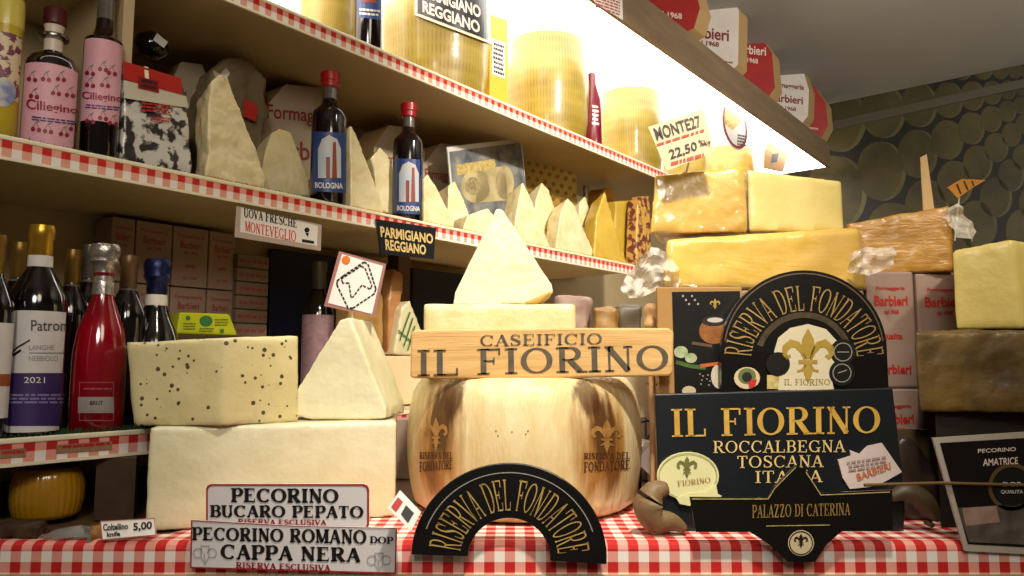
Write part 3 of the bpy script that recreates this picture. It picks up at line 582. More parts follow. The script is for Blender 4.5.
# coffee bag
pl = PS(1.43); o_ = [(122, 166), (124, 62), (180, 78), (187, 92), (192, 165), (190, 176)]
pts = [pl.hit(x, y) for x, y in o_]; pts = [Vector((p.x, p.y, max(p.z, ZM + .004))) for p in pts]; cb = thing('foil_bag', origin_of(pts), 'foil bag with red folded top and black and white print beside the pink labelled bottles', 'bag')
mb = MB(); mb.prism(pts, -N * .07, .96); build(mb, 'bag_body', mat('printed_foil', '#d8d4c8', '#3a3431', ns=42, rough=.3, coat=.5, sharp=(.49, .55), bump=.4, bs=30), cb, rough=(.006, .008, .05, 3))
decal(warp([[(0, 0), (.25, 0), (.25, 1), (0, 1)], [(.25, 0), (.5, 0), (.5, 1), (.25, 1)], [(.5, 0), (.75, 0), (.75, 1), (.5, 1)], [(.75, 0), (1, 0), (1, 1), (.75, 1)]], quad((123, 61), (181, 78), (183, 95), (123, 79))), pl, 'red_top', mat('red_foil', '#b7281c', rough=.35, coat=.5), cb, .006)
decal([[(124, 80), (186, 96), (189, 108), (124, 98)]], pl, 'white_band', mat('bag_white', '#cfc8b0', rough=.4), cb, .005)
bd = decal([[(138, 76), (159, 81), (159, 93), (138, 88)]], pl, 'badge', mat('badge_red', '#8c1512', rough=.4), cb, .007); decal(scribble(141, 79, 157, 89, 2, 3, 3), pl, 'badge_print', INK, bd, .0078)
decal(scribble(140, 102, 170, 112, 3, 3, 6) + scribble(150, 116, 170, 122, 2, 2, 7), pl, 'red_print', RED, cb, .0065)
mb = MB(); mb.add([pl.hit(144, 66, .004), pl.hit(148, 67, .004), pl.hit(149, 79, .011), pl.hit(145, 78, .011)], [(0, 1, 2, 3)]); build(mb, 'closing_tab', IVORY, cb, flat=True)
# brown paper sack
pl = PS(1.60); slab([(196, 200), (200, 110), (214, 70), (226, 58), (243, 56), (258, 68), (267, 86), (268, 110), (262, 150), (258, 205)], pl, .1, mat('olive_paper', '#7d6c4c', '#655638', ns=9, rough=.8, bump=1, bs=25), 'paper_sack', 'crumpled olive brown paper sack behind the tallest wedge', cat='sack', zmin=ZM + .004, rough=(.008, .03, .05, 2), scale=.9)
decal([[(244, 98), (258, 106), (256, 122), (243, 116)]], pl, 'sack_label', RED, bpy.data.objects['paper_sack'], .012)
# printed eight-sided boxes
PAPW = mat('white_box_card', '#d9cfc2', '#cfc4b5', ns=10, rough=.5); REDB = mat('red_box_card', '#a8231f', '#991c1a', ns=8, rough=.45, coat=.2); KRAFT = mat('kraft_side', '#b08f5c', rough=.7)
def octbox(x0, y0, x1, y1, plane, t, m, label, ink, group, zb, texts=None, sk=0, name='panettone_box', cut=.28, cuty=.22, snap=False):
    if snap:
        for _ in range(3):
            h_ = plane.hit((x0 + x1) / 2, y1); y1 -= (zb - h_.z) * F / h_.y
    w = x1 - x0; h = y1 - y0; f = lambda u, v: (x0 + u * w, y0 + v * h + sk * u)
    o8 = [(cut, 0), (1 - cut, 0), (1, cuty), (1, 1 - cuty), (1 - cut, 1), (cut, 1), (0, 1 - cuty), (0, cuty)]
    px = [f(*q) for q in o8]; pts = [plane.hit(*q) for q in px]; k = min(p.z for p in pts) - zb
    lo = min(p.z for p in pts); hi = max(p.z for p in pts); pts = [Vector((p.x, p.y, zb + (p.z - lo) / (hi - lo) * (hi - zb))) if abs(lo - zb) < .12 else p for p in pts]
    # squared-up base
    b = [] if snap else sorted(range(8), key=lambda i: pts[i].z)[:2]
    for i in b: pts[i] = Vector((pts[i].x, pts[i].y, zb))
    o = thing(name, origin_of(pts), label, 'box', group)
    mb = MB(); mb.prism(pts, Vector((-plane.n.x, -plane.n.y, 0)) * t); build(mb, 'carton', KRAFT, o, bevel=.003)
    decal([px], plane, 'front_panel', m, o, .0012)
    if texts: write([(s, rectq(x0 + a * w, y0 + b_ * h + sk * a, x0 + c_ * w, y0 + d_ * h + sk * a, sk * (c_ - a))) for s, a, b_, c_, d_ in texts], None, plane, ink, o, font='sans', bold=.015, off=.002)
    return o
TXT = [('Formaggeria', .1, .28, .9, .40), ('Barbieri', .12, .46, .88, .60), ('dal 1968', .3, .68, .7, .76)]
MAR = mat('maroon_ink', '#7d2420', rough=.5); CRI = mat('cream_ink', '#e6cfc0', rough=.5)
GB = 'printed cartons at the back of the middle shelf'; GREYC = mat('greyish_card', '#a9987f', '#9b8a72', ns=8, rough=.6)
octbox(262, 82, 346, 215, PS(1.66), .12, GREYC, 'printed carton behind the first red capped tower label bottle', MAR, GB, ZM, [('Formaggeria', .06, .16, .98, .30), ('Barbieri', .08, .42, .92, .56), ('dal 1968', .3, .7, .7, .78)], sk=8)
octbox(374, 124, 425, 226, PS(1.66), .12, GREYC, 'printed carton between the ridged wedge and the second red capped tower label bottle', MAR, GB, ZM, TXT, sk=5)
octbox(425, 142, 478, 236, PS(1.66), .12, GREYC, 'printed carton half hidden behind the leaning cheese poster', MAR, GB, ZM, [('Formaggeria', -.0, .28, .62, .42), ('Barbieri', .0, .52, .7, .64)], sk=5)
octbox(168, 60, 215, 190, PS(1.68), .12, GREYC, 'printed carton between the foil bag and the crumpled sack', MAR, GB, ZM, None, sk=6)
# tilted dark bottle at back
a = PS(1.62).hit(137, 38); b = PS(1.62).hit(166, 52)
o = thing('dark_jar', (a.x, a.y, a.z), 'dark jar with a small white tag beside the divider panel', 'bottle')
mb = MB(); mb.tube([a, a + (b - a) * .3, a + (b - a) * .75, b], [.012, .03, .03, .014], 14); build(mb, 'glass_body', DKG, o, smooth=50)
decal([[(157, 33), (168, 42), (164, 48), (153, 40)]], PS(1.62), 'white_tag', WHI, o, .034)
# things on the canopy
GX = 'eight-sided gift boxes on top of the light canopy'; KP = PS(PK + .06); ZT = ZK + .138
def giftbox(px, m, label, ink, texts):
    low = max(px, key=lambda q: q[1]); t = t_at(low[0], PK + .05, low[1]); q0 = along(t, PK + .05, ZT); pl = Pl(q0, -D + N * .5)
    for _ in range(4):
        lz = min(pl.hit(*q).z for q in px); dy = (lz - ZT) * F / q0.y; px = [(x, y + dy) for x, y in px]; texts = [(s, x0, y0 + dy, x1, y1 + dy) for s, x0, y0, x1, y1 in texts]
    pts = [pl.hit(*q) for q in px]; o = thing('gift_box', origin_of(pts), label, 'box', 'eight-sided gift boxes on top of the light canopy')
    mb = MB(); mb.prism(pts, D * .11); build(mb, 'carton', KRAFT, o); decal([px], pl, 'front_panel', m, o, .002)
    for s, x0, y0, x1, y1 in texts: write(s, rectq(x0, y0, x1, y1, (x1 - x0) * .12), pl, ink, o, font='sans', bold=.02, off=.004)
giftbox([(636, -10), (640, 0), (655, 10), (676, 19), (694, 10), (700, -10), (690, -50), (650, -50)], REDB, 'red eight-sided gift box cut by the top picture edge, leftmost of the row', CRI, [('dal 1968', 655, -8, 682, -2)])
giftbox([(680, 0), (681, 22), (712, 44), (727, 46), (738, 34), (739, -20), (725, -40), (690, -40)], PAPW, 'white eight-sided gift box at the top picture edge, right of the leftmost red one', MAR, [('Barbieri', 686, -6, 729, 6), ('dal 1968', 695, 9, 719, 14), ('panettone', 690, 26, 733, 29)])
giftbox([(724, 46), (738, 62), (756, 78), (764, 79), (775, 62), (772, 28), (755, 3), (735, -4), (724, 16)], REDB, 'red eight-sided gift box in the middle of the row between two white ones', CRI, [('Barbieri', 736, 18, 766, 27), ('dal 1968', 738, 31, 758, 36), ('panettone', 736, 60, 760, 63)])
giftbox([(766, 56), (774, 40), (786, 38), (803, 36), (809, 56), (808, 82), (797, 96), (782, 93), (766, 82)], PAPW, 'white eight-sided gift box near the right end of the row', MAR, [('Formaggeria', 771, 47, 804, 54), ('Barbieri', 771, 59, 803, 67), ('dal 1968', 776, 71, 796, 75)])
giftbox([(792, 92), (798, 106), (812, 119), (820, 119), (828, 104), (826, 82), (815, 66), (800, 72)], REDB, 'smallest red eight-sided gift box at the right end of the row', CRI, [('panettone', 800, 104, 818, 107)])
# ------------------------------------------------------------------ wheels on the upper shelf
RM = rind_mat('stamped_rind', '#a8923c', '#8f7a2e', 84)
def wheel(px, w, ytop, p, z, label, group, m=None, name='whole_cheese'):
    c = spot(px, p, max(ytop, 0) + 45); R = rad(c, w); H = ztop(c, px, ytop) - z
    prof = smoothprof([(0, 0), (R * .70, 0), (R * .82, .03 * H), (R * .90, .09 * H), (R * .96, .24 * H), (R, .5 * H), (R * .955, .78 * H), (R * .89, .92 * H), (R * .80, .985 * H), (R * .70, H), (0, H)], 4)
    mb = MB(); mb.lathe((c.x, c.y, z), prof, 72); o = build(mb, name, m or RM, None, smooth='all', label=label, cat='cheese wheel', group=group); o.location = (c.x, c.y, z)
    return o, c, R, H
GW = 'whole ribbed wheels on the upper shelf'
wheel(328, 60, -90, 1.60, ZU + .001, 'ribbed wheel cut by the top edge, left of the dark bottle on the upper shelf', GW)
o, c, R, H = wheel(437, 112, -50, 1.60, ZU + .001, 'large ribbed wheel with a black sign on it on the upper shelf', GW)
rf = lambda z: R * (1 - .04 * abs((z - ZU - H / 2) / (H / 2)) ** 1.5)
S = Cyl((c.x, c.y), R + .004)
sg = MB(); nx = 12; fq = quad((415, -44), (488, -18), (491, 44), (415, 15)); pts = [S.hit(*fq(i / nx, 1)) for i in range(nx + 1)] + [S.hit(*fq(1 - i / nx, 0)) for i in range(nx + 1)]
sgn = thing('cheese_sign', origin_of(pts), 'black curved sign with cream writing standing against the big ribbed wheel', 'sign')
BLK = mat('black_card', '#1b1d20', rough=.35, coat=.3)
tl = [S.hit(*fq(i / nx, 1)) for i in range(nx + 1)]; bl = [S.hit(*fq(i / nx, 0)) for i in range(nx + 1)]
sg.add(tl + bl, [(i, i + 1, nx + 2 + i, nx + 1 + i) for i in range(nx)]); so = build(sg, 'board', IVORY, sgn, flat=True); md = so.modifiers.new('solid', 'SOLIDIFY'); md.thickness = .003; md.offset = 0
ins = lambda u, v: fq(.03 + .94 * u, .05 + .9 * v)
decal([[ins(i / 10, 0), ins((i + 1) / 10, 0), ins((i + 1) / 10, 1), ins(i / 10, 1)] for i in range(10)], S, 'black_field', BLK, sgn, .0025)
write([('PARMIGIANO', lambda u, v: fq(.08 + .8 * u, .36 + .2 * v)), ('REGGIANO', lambda u, v: fq(.10 + .76 * u, .10 + .2 * v))], None, S, CRI, sgn, font='sans', bold=.03, off=.0034)
# flat printed box beside
pl = PS(1.47); mb = MB(); q = [pl.hit(490, 80), pl.hit(508, 86), pl.hit(508, 20), pl.hit(490, 14)]; q = [Vector((p.x, p.y, p.z if i > 1 else ZU + .001)) for i, p in enumerate(q)]
o = thing('tall_carton', origin_of(q), 'narrow yellow carton with dark print between two ribbed wheels', 'box'); mb.prism(q, -N * .06); build(mb, 'carton', mat('yellow_carton', '#d6ac32', '#caa02a', ns=8, rough=.5), o, bevel=.002)
decal([[(492, 38), (505, 43), (505, 79), (492, 74)]], pl, 'white_panel', WHI, o, .001); decal(scribble(493, 42, 504, 74, 7, 4, 6), pl, 'dark_print', INK, o, .0016)
wheel(547, 87, 26, 1.60, ZU + .001, 'whole ribbed wheel right of the yellow carton on the upper shelf', GW)
wheel(630, 67, 76, 1.62, ZU + .001, 'whole ribbed wheel behind the handwritten price card', GW)
wheel(728, 58, 138, 1.62, ZU + .001, 'ribbed wheel farthest right on the upper shelf above the film wrapped cheese', GW)
wheel(685, 46, 112, 1.64, ZU + .001, 'whole ribbed wheel hidden mostly by the handwritten price card', GW)
# round hanging packs
def plaque(px, plane, m, label, name, extra=None):
    pts = [plane.hit(*q) for q in px]; o = thing(name, origin_of(pts), label, 'sign'); mb = MB(); mb.prism(pts, plane.n * -.006); build(mb, 'board', m, o)
    if extra: extra(o)
    return o
pl = PS(1.33)
def ex(o):
    decal([[(724, 112), (731, 106), (738, 111), (741, 122), (733, 130), (725, 124)]], pl, 'printed_figure', mat('ochre_ink', '#b98a3a', '#d9c36a', ns=60, rough=.5), o, .001)
    decal(ringpoly(735.5, 125, .86, 1.0, 28)and [[(735 + a * 12, 125 - b * 24), (735 + a * 10, 125 - b * 21), (735 + a2 * 10, 125 - b2 * 21), (735 + a2 * 12, 125 - b2 * 24)] for a, b, a2, b2 in [(math.cos(t) - .35 * math.sin(t) , math.sin(t), math.cos(t + .3) - .35 * math.sin(t + .3), math.sin(t + .3)) for t in [i * .2992 for i in range(21)]]], pl, 'red_rim', CHER, o, .001)
    decal(scribble(737, 134, 747, 146, 4, 2, 2), pl, 'small_print', INK, o, .001)
el = [(735 + 12 * (math.cos(t) - .35 * math.sin(t)), 125 - 25 * math.sin(t)) for t in [i * .2618 for i in range(24)]]
plaque(el, pl, WHI, 'oval hanging sign with a red rim under the light canopy', 'oval_sign', ex)
mb = MB(); mb.tube([pl.hit(726, 101), Vector((pl.hit(726, 101).x, pl.hit(726, 101).y, ZK + .003))], .0012); build(mb, 'hanging_cord', WHI, bpy.data.objects['oval_sign'])
pl2 = PS(1.36); plaque([(764, 168), (765, 150), (771, 138), (780, 134), (790, 138), (789, 152), (783, 172)], pl2, mat('tan_card', '#c79a63', '#b8894f', ns=9, rough=.5), 'tan hanging card near the right end of the light canopy', 'hanging_card', lambda o: decal([[(772, 154), (779, 153), (777, 162), (771, 163)]], pl2, 'dark_print', mat('grey_ink', '#4a4648'), o, .001))
mb = MB(); q = pl2.hit(781, 136); mb.tube([q, Vector((q.x, q.y, ZK + .003))], .0012); build(mb, 'hanging_cord', WHI, bpy.data.objects['hanging_card'])
# sheet hanging from canopy at top
pl = PS(PK - .003); sx = [(584, -14), (622, -14), (623, 20), (596, 3)]; pts = [pl.hit(*q) for q in sx]
o = thing('hanging_sheet', origin_of(pts), 'white printed sheet stuck on the canopy front board at the top picture edge', 'sign'); mb = MB(); mb.prism(pts, -N * .002); build(mb, 'sheet', WHI, o); decal(scribble(594, -10, 620, 8, 6, 9, 4), pl, 'faint_print', mat('pale_red_ink', '#a8504a', rough=.5), o, .001)
# ------------------------------------------------------------------ leaning cheese poster and patterned box on the middle shelf
pl = PS(1.56); px = [(447, 147), (522, 138), (531, 204), (456, 240)]
pts = [pl.hit(*q) for q in px]; lowz = min(p.z for p in pts)
pts[2].z = min(pts[2].z, pts[2].z); o = thing('cheese_poster', origin_of(pts), 'glossy poster with a photo of a cheese wheel leaning behind the wedges', 'poster')
b0 = Vector((pts[3].x, pts[3].y, ZM + .001)); b1 = Vector((pts[2].x, pts[2].y, ZM + .001))
mb = MB(); mb.prism([pts[0], pts[1], b1, b0], -N * .004); build(mb, 'board', mat('light_card_border', '#c9c6bd', rough=.3, coat=.5), o)
pf = quad((449, 150), (520, 141), (530, 215), (458, 238)); sub = lambda u0, v0, u1, v1: [pf(u0, v0), pf(u1, v0), pf(u1, v1), pf(u0, v1)]
decal([sub(.0, 0, 1, .98)], pl, 'printed_photo', mat('poster_grey', '#4d5056', '#8d8c86', ns=16, rough=.25, coat=.6), o, .001)
decal([sub(.08, .70, .62, .82)], pl, 'printed_headline', mat('pale_gold_ink', '#c9b271', '#9c8a50', ns=90, rough=.4), o, .002)
decal([disc(476, 186, 15, 17), [(476, 169), (505, 166), (508, 200), (476, 203)], disc(505, 183, 9, 17)], pl, 'printed_wheel', mat('printed_cheese', '#c8b88c', '#a39468', ns=14, rough=.3, coat=.5), o, .0015)
decal([disc(473, 186, 8, 9)], pl, 'printed_seal', mat('seal_ink', '#7c6c4a', '#a89a70', ns=80), o, .0022)
pl = PS(1.64); pts = [pl.hit(525, 228), pl.hit(577, 240), pl.hit(577, 168), pl.hit(525, 156)]; pts[0].z = pts[1].z = ZM + .001
o = thing('patterned_box', origin_of(pts), 'mustard box with a dotted pattern behind the pointed wedges', 'box'); mb = MB(); mb.prism(pts, -N * .12); build(mb, 'carton', mat('mustard_carton', '#b08e3e', '#a58235', ns=6, rough=.5), o, bevel=.003)
decal([disc(529 + i * 8.2 + (4 if j % 2 else 0), 163 + j * 7.5 + i * 2, 2.2, n=8) for i in range(6) for j in range(6)], pl, 'printed_dots', mat('brown_ink', '#7d5f24', rough=.5), o, .001)
for (x, y0, y1, w, m, lb) in ((586, 186, 240, 13, DKW, 'dark bottle behind the rough wedges near the right end of the middle shelf'), (536, 200, 246, 0, None, '')):
    if w: c = spot(x, 1.6, 210); bottle('dark_liqueur_bottle', lb, x, w, y0, c, ZM + .001, wine, m, cap=wcap, capm=mat('brown_foil', '#6d5136'))
slab([(596, 250), (600, 196), (606, 188), (614, 188), (618, 250)], PS(1.6), .08, mat('amber_cheese', '#a8701e', '#8f5c16', ns=9, rough=.5), 'cheese_block', 'amber brown cheese piece behind the smooth yellow wedge', zmin=ZM + .002)
# ------------------------------------------------------------------ cards on the middle shelf edge
def card(px, plane, t, m, name, label, cat='sign', border=None, bm=None, bw=(.04, .1), bevel=0):
    pts = [plane.hit(*q) for q in px]; o = thing(name, origin_of(pts), label, cat); mb = MB(); mb.prism(pts, plane.n * -t); build(mb, 'board', m, o, bevel=bevel)
    if border is not None: decal(frame_polys(px, bw), plane, 'border', border, o, .0012)
    return o
pl = PS(PF - .012)
o = card([(237, 206), (322, 225), (321, 251), (235, 237)], pl, .004, mat('clear_holder', '#b9a79a', rough=.3, coat=.5), 'price_card', 'white card with black and red writing clipped under the middle shelf edge', bevel=.001)
decal([[(241, 207), (318, 226), (317, 246), (240, 232)]], pl, 'paper', WHI, o, .001)
write('UOVA FRESCHE', quad((244, 208), (297, 219), (297, 228), (244, 217)), pl, INK, o, tk=.26, tn=.1, sf=.08)
write('MONTEVEGLIO', quad((245, 221), (296, 231), (296, 242), (245, 231)), pl, mat('orange_red_ink', '#cf3b20', rough=.5), o, tk=.22, tn=.09, sf=.06)
decal([disc(307, 230, 2.6), [(305, 233), (309, 233), (308, 237)], [(302, 239), (314, 241), (314, 244), (302, 242)]], pl, 'hen_emblem', INK, o, .0014)
o = card([(376, 219), (436, 228), (434, 259), (381, 254)], pl, .004, BLK, 'price_card', 'small black card with gold capitals clipped under the middle shelf edge')
write([('PARMIGIANO', quad((380, 226), (433, 234), (433, 244), (381, 237))), ('REGGIANO', quad((385, 239), (426, 245), (426, 255), (386, 250)))], None, pl, mat('pale_gold_letters', '#d9bd78', rough=.4), o, font='sans', bold=.03)
# arrow card on a stick in the wedge
pl = PY(1.27, yaw=-6)
o = card([(339, 251), (386, 264), (375, 317), (324, 306)], pl, .003, mat('red_clear_holder', '#a5736a', rough=.3, coat=.5), 'arrow_card', 'white card with a dashed black arrow and orange dot stuck in the white wedge')
decal([[(342, 254), (383, 266), (372, 314), (328, 303)]], pl, 'paper', WHI, o, .001)
decal([disc(346, 260, 4.2)], pl, 'orange_dot', mat('orange_dot', '#d9731c', rough=.5), o, .002)
def dashed(pts, w, dash=3.2, gap=1.3):
    out = []; 
    for (x0, y0), (x1, y1) in zip(pts, pts[1:]):
        l = math.hypot(x1 - x0, y1 - y0); t = 0
        while t < l: e = min(t + dash, l); out += line_px([(x0 + (x1 - x0) * t / l, y0 + (y1 - y0) * t / l), (x0 + (x1 - x0) * e / l, y0 + (y1 - y0) * e / l)], w); t += dash + gap
    return out
decal(dashed([(337, 281), (343, 276), (364, 262), (368, 264), (376, 289), (374, 294), (353, 308), (348, 308), (337, 285), (337, 281)], 1.6) + dashed([(341, 279), (361, 266), (365, 268), (372, 286), (370, 289), (362, 285), (353, 297), (351, 297), (349, 283), (343, 283), (341, 279)], 1.4), pl, 'dashed_arrow', INK, o, .002)
mb = MB(); a = pl.hit(352, 305, -.003); b = Vector((a.x, a.y + .01, ztop(a, 345, 330))); mb.tube([a, b], .002); build(mb, 'stick', CORKC, o)
# ------------------------------------------------------------------ white pecorino pile, left of centre
def blk(corners, z0, z1, m, name, label, rough=(.006, .004, .05, 3), group=None, cat='cheese', tops=None, parent=None):
    # corners: (pixel column, distance); z0,z1 heights
    pts = [Vector(((px - CX) / F * y, y, z0)) for px, y in corners]
    mb = MB(); mb.prism(pts, Z * (z1 - z0))
    if tops:
        for i, (dx, dy, dz) in enumerate(tops): mb.v[len(pts) + i] += Vector((dx, dy, dz))
    return build(mb, name, m, parent, rough=rough, label=label, cat=cat, group=group)
zt1 = ZC + .154
blk([(154, 1.115), (398, 1.225), (398, 1.42), (200, 1.42)], ZC + .002, zt1, PEC, 'pecorino_block', 'large white pecorino block under the speckled block and white wedge', tops=[(0, 0, 0), (0, 0, 0), (0, 0, 0), (0, 0, 0)])
# pepper speckled material
PEP = cheese_mat('peppered_cheese', '#dccf9c', '#cfbf86', ns=7, bump=.3, coat=.3); nt = PEP.node_tree
vo = nt.nodes.new('ShaderNodeTexVoronoi'); vo.inputs['Scale'].default_value = 88; vo.inputs['Randomness'].default_value = 1; tc = nt.nodes.new('ShaderNodeTexCoord'); nt.links.new(tc.outputs['Object'], vo.inputs['Vector'])
sepc = nt.nodes.new('ShaderNodeSeparateColor'); nt.links.new(vo.outputs['Color'], sepc.inputs[0])
lim = math_(nt, 'MULTIPLY', math_(nt, 'SUBTRACT', sepc.outputs[0], .28), .46)
hit_ = math_(nt, 'LESS_THAN', vo.outputs['Distance'], lim)
mx = nt.nodes.new('ShaderNodeMix'); mx.data_type = 'RGBA'; old = nt.nodes['Principled BSDF'].inputs['Base Color'].links[0].from_socket
nt.links.new(math_(nt, 'MULTIPLY', hit_, .93), mx.inputs[0]); nt.links.new(old, mx.inputs[6]); mx.inputs[7].default_value = lin('#3a2c12'); nt.links.new(mx.outputs[2], nt.nodes['Principled BSDF'].inputs['Base Color'])
blk([(139, 1.135), (226, 1.13), (301, 1.215), (292, 1.38), (150, 1.40)], zt1, zt1 + .130, PEP, 'peppered_cheese_block', 'cream cheese block speckled with black peppercorns beside the bottles', tops=[(-.018, 0, -.004), (0, 0, .004), (-.004, 0, .009), (0, 0, 0), (0, 0, 0)])
pl = PY(1.235)
o = thing('cheese_wedge', pl.hit(345, 420), 'big white wedge standing on the pecorino block under the arrow card', 'cheese wedge')
pts = [pl.hit(x, y) for x, y in [(284, 412), (288, 403), (340, 320), (350, 317), (386, 408), (386, 418), (368, 425), (310, 425)]]
pts = [Vector((p.x, p.y, max(p.z, zt1 + .001))) for p in pts]; mb = MB(); mb.prism(pts, Vector((.012, .13, 0)), 1.0); build(mb, 'paste', PEC, o, rough=(.0035, .004, .05, 1))
# ------------------------------------------------------------------ centre: branded wheel, plank sign, slab, wedge
WC = Vector(((524 - CX) / F * 1.345, 1.345, 0)); WR = .2075; WH = .224
def wheel_r(z):
    t = max(0, min(1, (z - ZC) / WH)); return WR * (1 - .085 * abs(2 * t - 1) ** 2.2) 
prof = [(0, 0), (WR * .80, 0), (WR * .87, .004)] + [(wheel_r(ZC + h * WH), h * WH) for h in [.06, .12, .2, .3, .4, .5, .6, .7, .8, .88]] + [(WR * .915, .945 * WH), (WR * .875, .985 * WH), (WR * .82, WH), (0, WH)]
wm = cheese_mat('branded_rind', '#e6d5a6', '#d9c084', ns=10, bump=.35, coat=.1, streak=(3, 3, .8)); nt = wm.node_tree; bs = nt.nodes['Principled BSDF']
tc = nt.nodes.new('ShaderNodeTexCoord'); base = bs.inputs['Base Color'].links[0].from_socket
def stain(px, py, sx, sz, power, col, amount, base, zs=0):
    h = Cyl((WC.x, WC.y), wheel_r).hit(px, py); lc = h - Vector((WC.x, WC.y, ZC))
    s = nt.nodes.new('ShaderNodeVectorMath'); s.operation = 'SUBTRACT'; nt.links.new(tc.outputs['Object'], s.inputs[0]); s.inputs[1].default_value = lc
    sc_ = nt.nodes.new('ShaderNodeVectorMath'); sc_.operation = 'MULTIPLY'; nt.links.new(s.outputs[0], sc_.inputs[0]); sc_.inputs[1].default_value = (1 / sx, 1 / sx, 1 / sz)
    ln = nt.nodes.new('ShaderNodeVectorMath'); ln.operation = 'LENGTH'; nt.links.new(sc_.outputs[0], ln.inputs[0])
    mp = nt.nodes.new('ShaderNodeMapping'); mp.inputs['Scale'].default_value = (75, 75, 9); nt.links.new(tc.outputs['Object'], mp.inputs[0])
    nz = nt.nodes.new('ShaderNodeTexNoise'); nz.inputs['Scale'].default_value = 1; nz.inputs['Detail'].default_value = 5; nt.links.new(mp.outputs[0], nz.inputs['Vector'])
    d = math_(nt, 'SUBTRACT', math_(nt, 'ADD', 1.45, 0.0), math_(nt, 'ADD', ln.outputs['Value'], math_(nt, 'MULTIPLY', nz.outputs[0], 1.0)))
    f = nt.nodes.new('ShaderNodeClamp'); nt.links.new(math_(nt, 'MULTIPLY', d, power), f.inputs[0])
    m = nt.nodes.new('ShaderNodeMix'); m.data_type = 'RGBA'; nt.links.new(math_(nt, 'MULTIPLY', f.outputs[0], amount * .88), m.inputs[0]); nt.links.new(base, m.inputs[6]); m.inputs[7].default_value = lin(col); return m.outputs[2]
base = stain(436, 445, .070, .13, 2.0, '#a8742c', 1.05, base); base = stain(606, 445, .075, .13, 2.0, '#a06a26', 1.05, base)
base = stain(440, 425, .040, .075, 2.4, '#3c1e08', .95, base); base = stain(605, 430, .040, .075, 2.4, '#3c1e08', .95, base)
base = stain(452, 395, .028, .05, 3, '#4a2608', .95, base); base = stain(588, 396, .028, .045, 3, '#4a2608', .9, base)
base = stain(432, 470, .022, .05, 2, '#6b3c10', .8, base); base = stain(612, 470, .026, .06, 2, '#6b3c10', .85, base)
nt.links.new(base, bs.inputs['Base Color'])
mb = MB(); mb.lathe((WC.x, WC.y, ZC + .001), prof, 96)
wo = thing('branded_whole_cheese', (WC.x, WC.y, ZC + .001), 'large pale wheel with burnt brand marks under the wooden plank sign', 'cheese wheel')
build(mb, 'rind', wm, wo, smooth='all'); S = Cyl((WC.x, WC.y), wheel_r); BURN = mat('burnt_brand', '#3f2208', '#59330f', ns=60, rough=.6)
for (x, y, k, sgn_) in ((436, 434, .72, 1), (607, 436, 1.0, -1)):
    decal([[(x + (a - x) * k, b) for a, b in p] for p in fleur(x, y, 34)], S, 'branded_lily', mat('scorched_tan', '#a87c3e', '#8a602c', ns=60, rough=.6), wo, .0008)
    hw = 23 * k
    write([('RISERVA DEL', quad((x - hw, 451 + (1 if sgn_ > 0 else 2)), (x + hw, 452), (x + hw, 459), (x - hw, 459))), ('FONDATORE', quad((x - hw, 462), (x + hw, 460), (x + hw, 469), (x - hw, 472)))], None, S, BURN, wo, name='branded_lettering', off=.0008, tk=.24, tn=.1)
decal([disc(x, y, .8, n=8) for x, y in ((496, 431), (528, 431), (498, 436), (526, 434), (512, 432))], S, 'pin_marks', BURN, wo, .0008)
# plank sign
pl = PY(1.185); px = [(411, 333), (414, 330), (540, 328), (669, 328), (674, 332), (673, 372), (670, 376), (540, 380), (414, 381), (410, 377)]
PLANK = mat('pale_wood_plank', '#c79a58', '#dfb574', ns=6, rough=.55, bump=.2, bs=30, streak=(1, 4, 14))
pts = [pl.hit(*q) for q in px]; zk = ZC + .001 + WH
for i in (5, 6, 7, 8, 9): pts[i].z = max(pts[i].z, zk - .001) if i in (6, 7, 8) else pts[i].z
o = thing('plank_sign', origin_of(pts), 'long pale wooden plank sign with serif capitals standing on the branded wheel', 'sign')
mb = MB(); mb.prism(pts, Vector((0, .014, 0))); build(mb, 'plank', PLANK, o, bevel=.003)
INKG = mat('faded_grey_ink', '#4d4434', '#5f5442', ns=60, rough=.6)
write([('CASEIFICIO', quad((480, 335), (602, 333), (602, 344), (480, 346))), ('IL FIORINO', quad((417, 350), (668, 345), (669, 370), (417, 376)))], None, pl, INKG, o)
# slab and top wedge
z2 = ZC + .001 + WH
zz = ztop(Vector((0, 1.28, 0)), 500, 306)
blk([(423, 1.225), (576, 1.225), (572, 1.45), (432, 1.45)], z2, zz, PARM2, 'cheese_slab', 'flat cream cheese slab behind the wooden plank sign under the tall wedge', tops=[(0, 0, 0), (0, 0, 0), (0, 0, 0), (0, 0, 0)])
pl = PY(1.25); pts = [pl.hit(x, y) for x, y in [(453, 308), (455, 292), (496, 209), (499, 208), (503, 210), (552, 285), (553, 292), (538, 303), (500, 308)]]
pts = [Vector((p.x, p.y, max(p.z, zz + .001))) for p in pts]; o = thing('cheese_wedge', origin_of(pts), 'tall white triangular wedge at the top of the centre pile', 'cheese wedge')
mb = MB(); n = len(pts); mb.prism(pts, Vector((0, .12, 0)), 1.0); build(mb, 'paste', cheese_mat('white_wedge_paste', '#efe4c0', '#e4d6aa', ns=16, bump=.5, coat=.2), o, rough=(.003, .004, .04, 1))
pb = [pl.hit(x, y, .0) for x, y in [(453, 309), (454, 302), (480, 306), (520, 305), (550, 291), (553, 292), (538, 304), (500, 309)]]; pb = [Vector((p.x, p.y - .003, max(p.z, zz + .001))) for p in pb]
mb = MB(); mb.prism(pb, Vector((0, .12, 0))); build(mb, 'rind', RIND, o, rough=(.0035, .002, .04, 2))
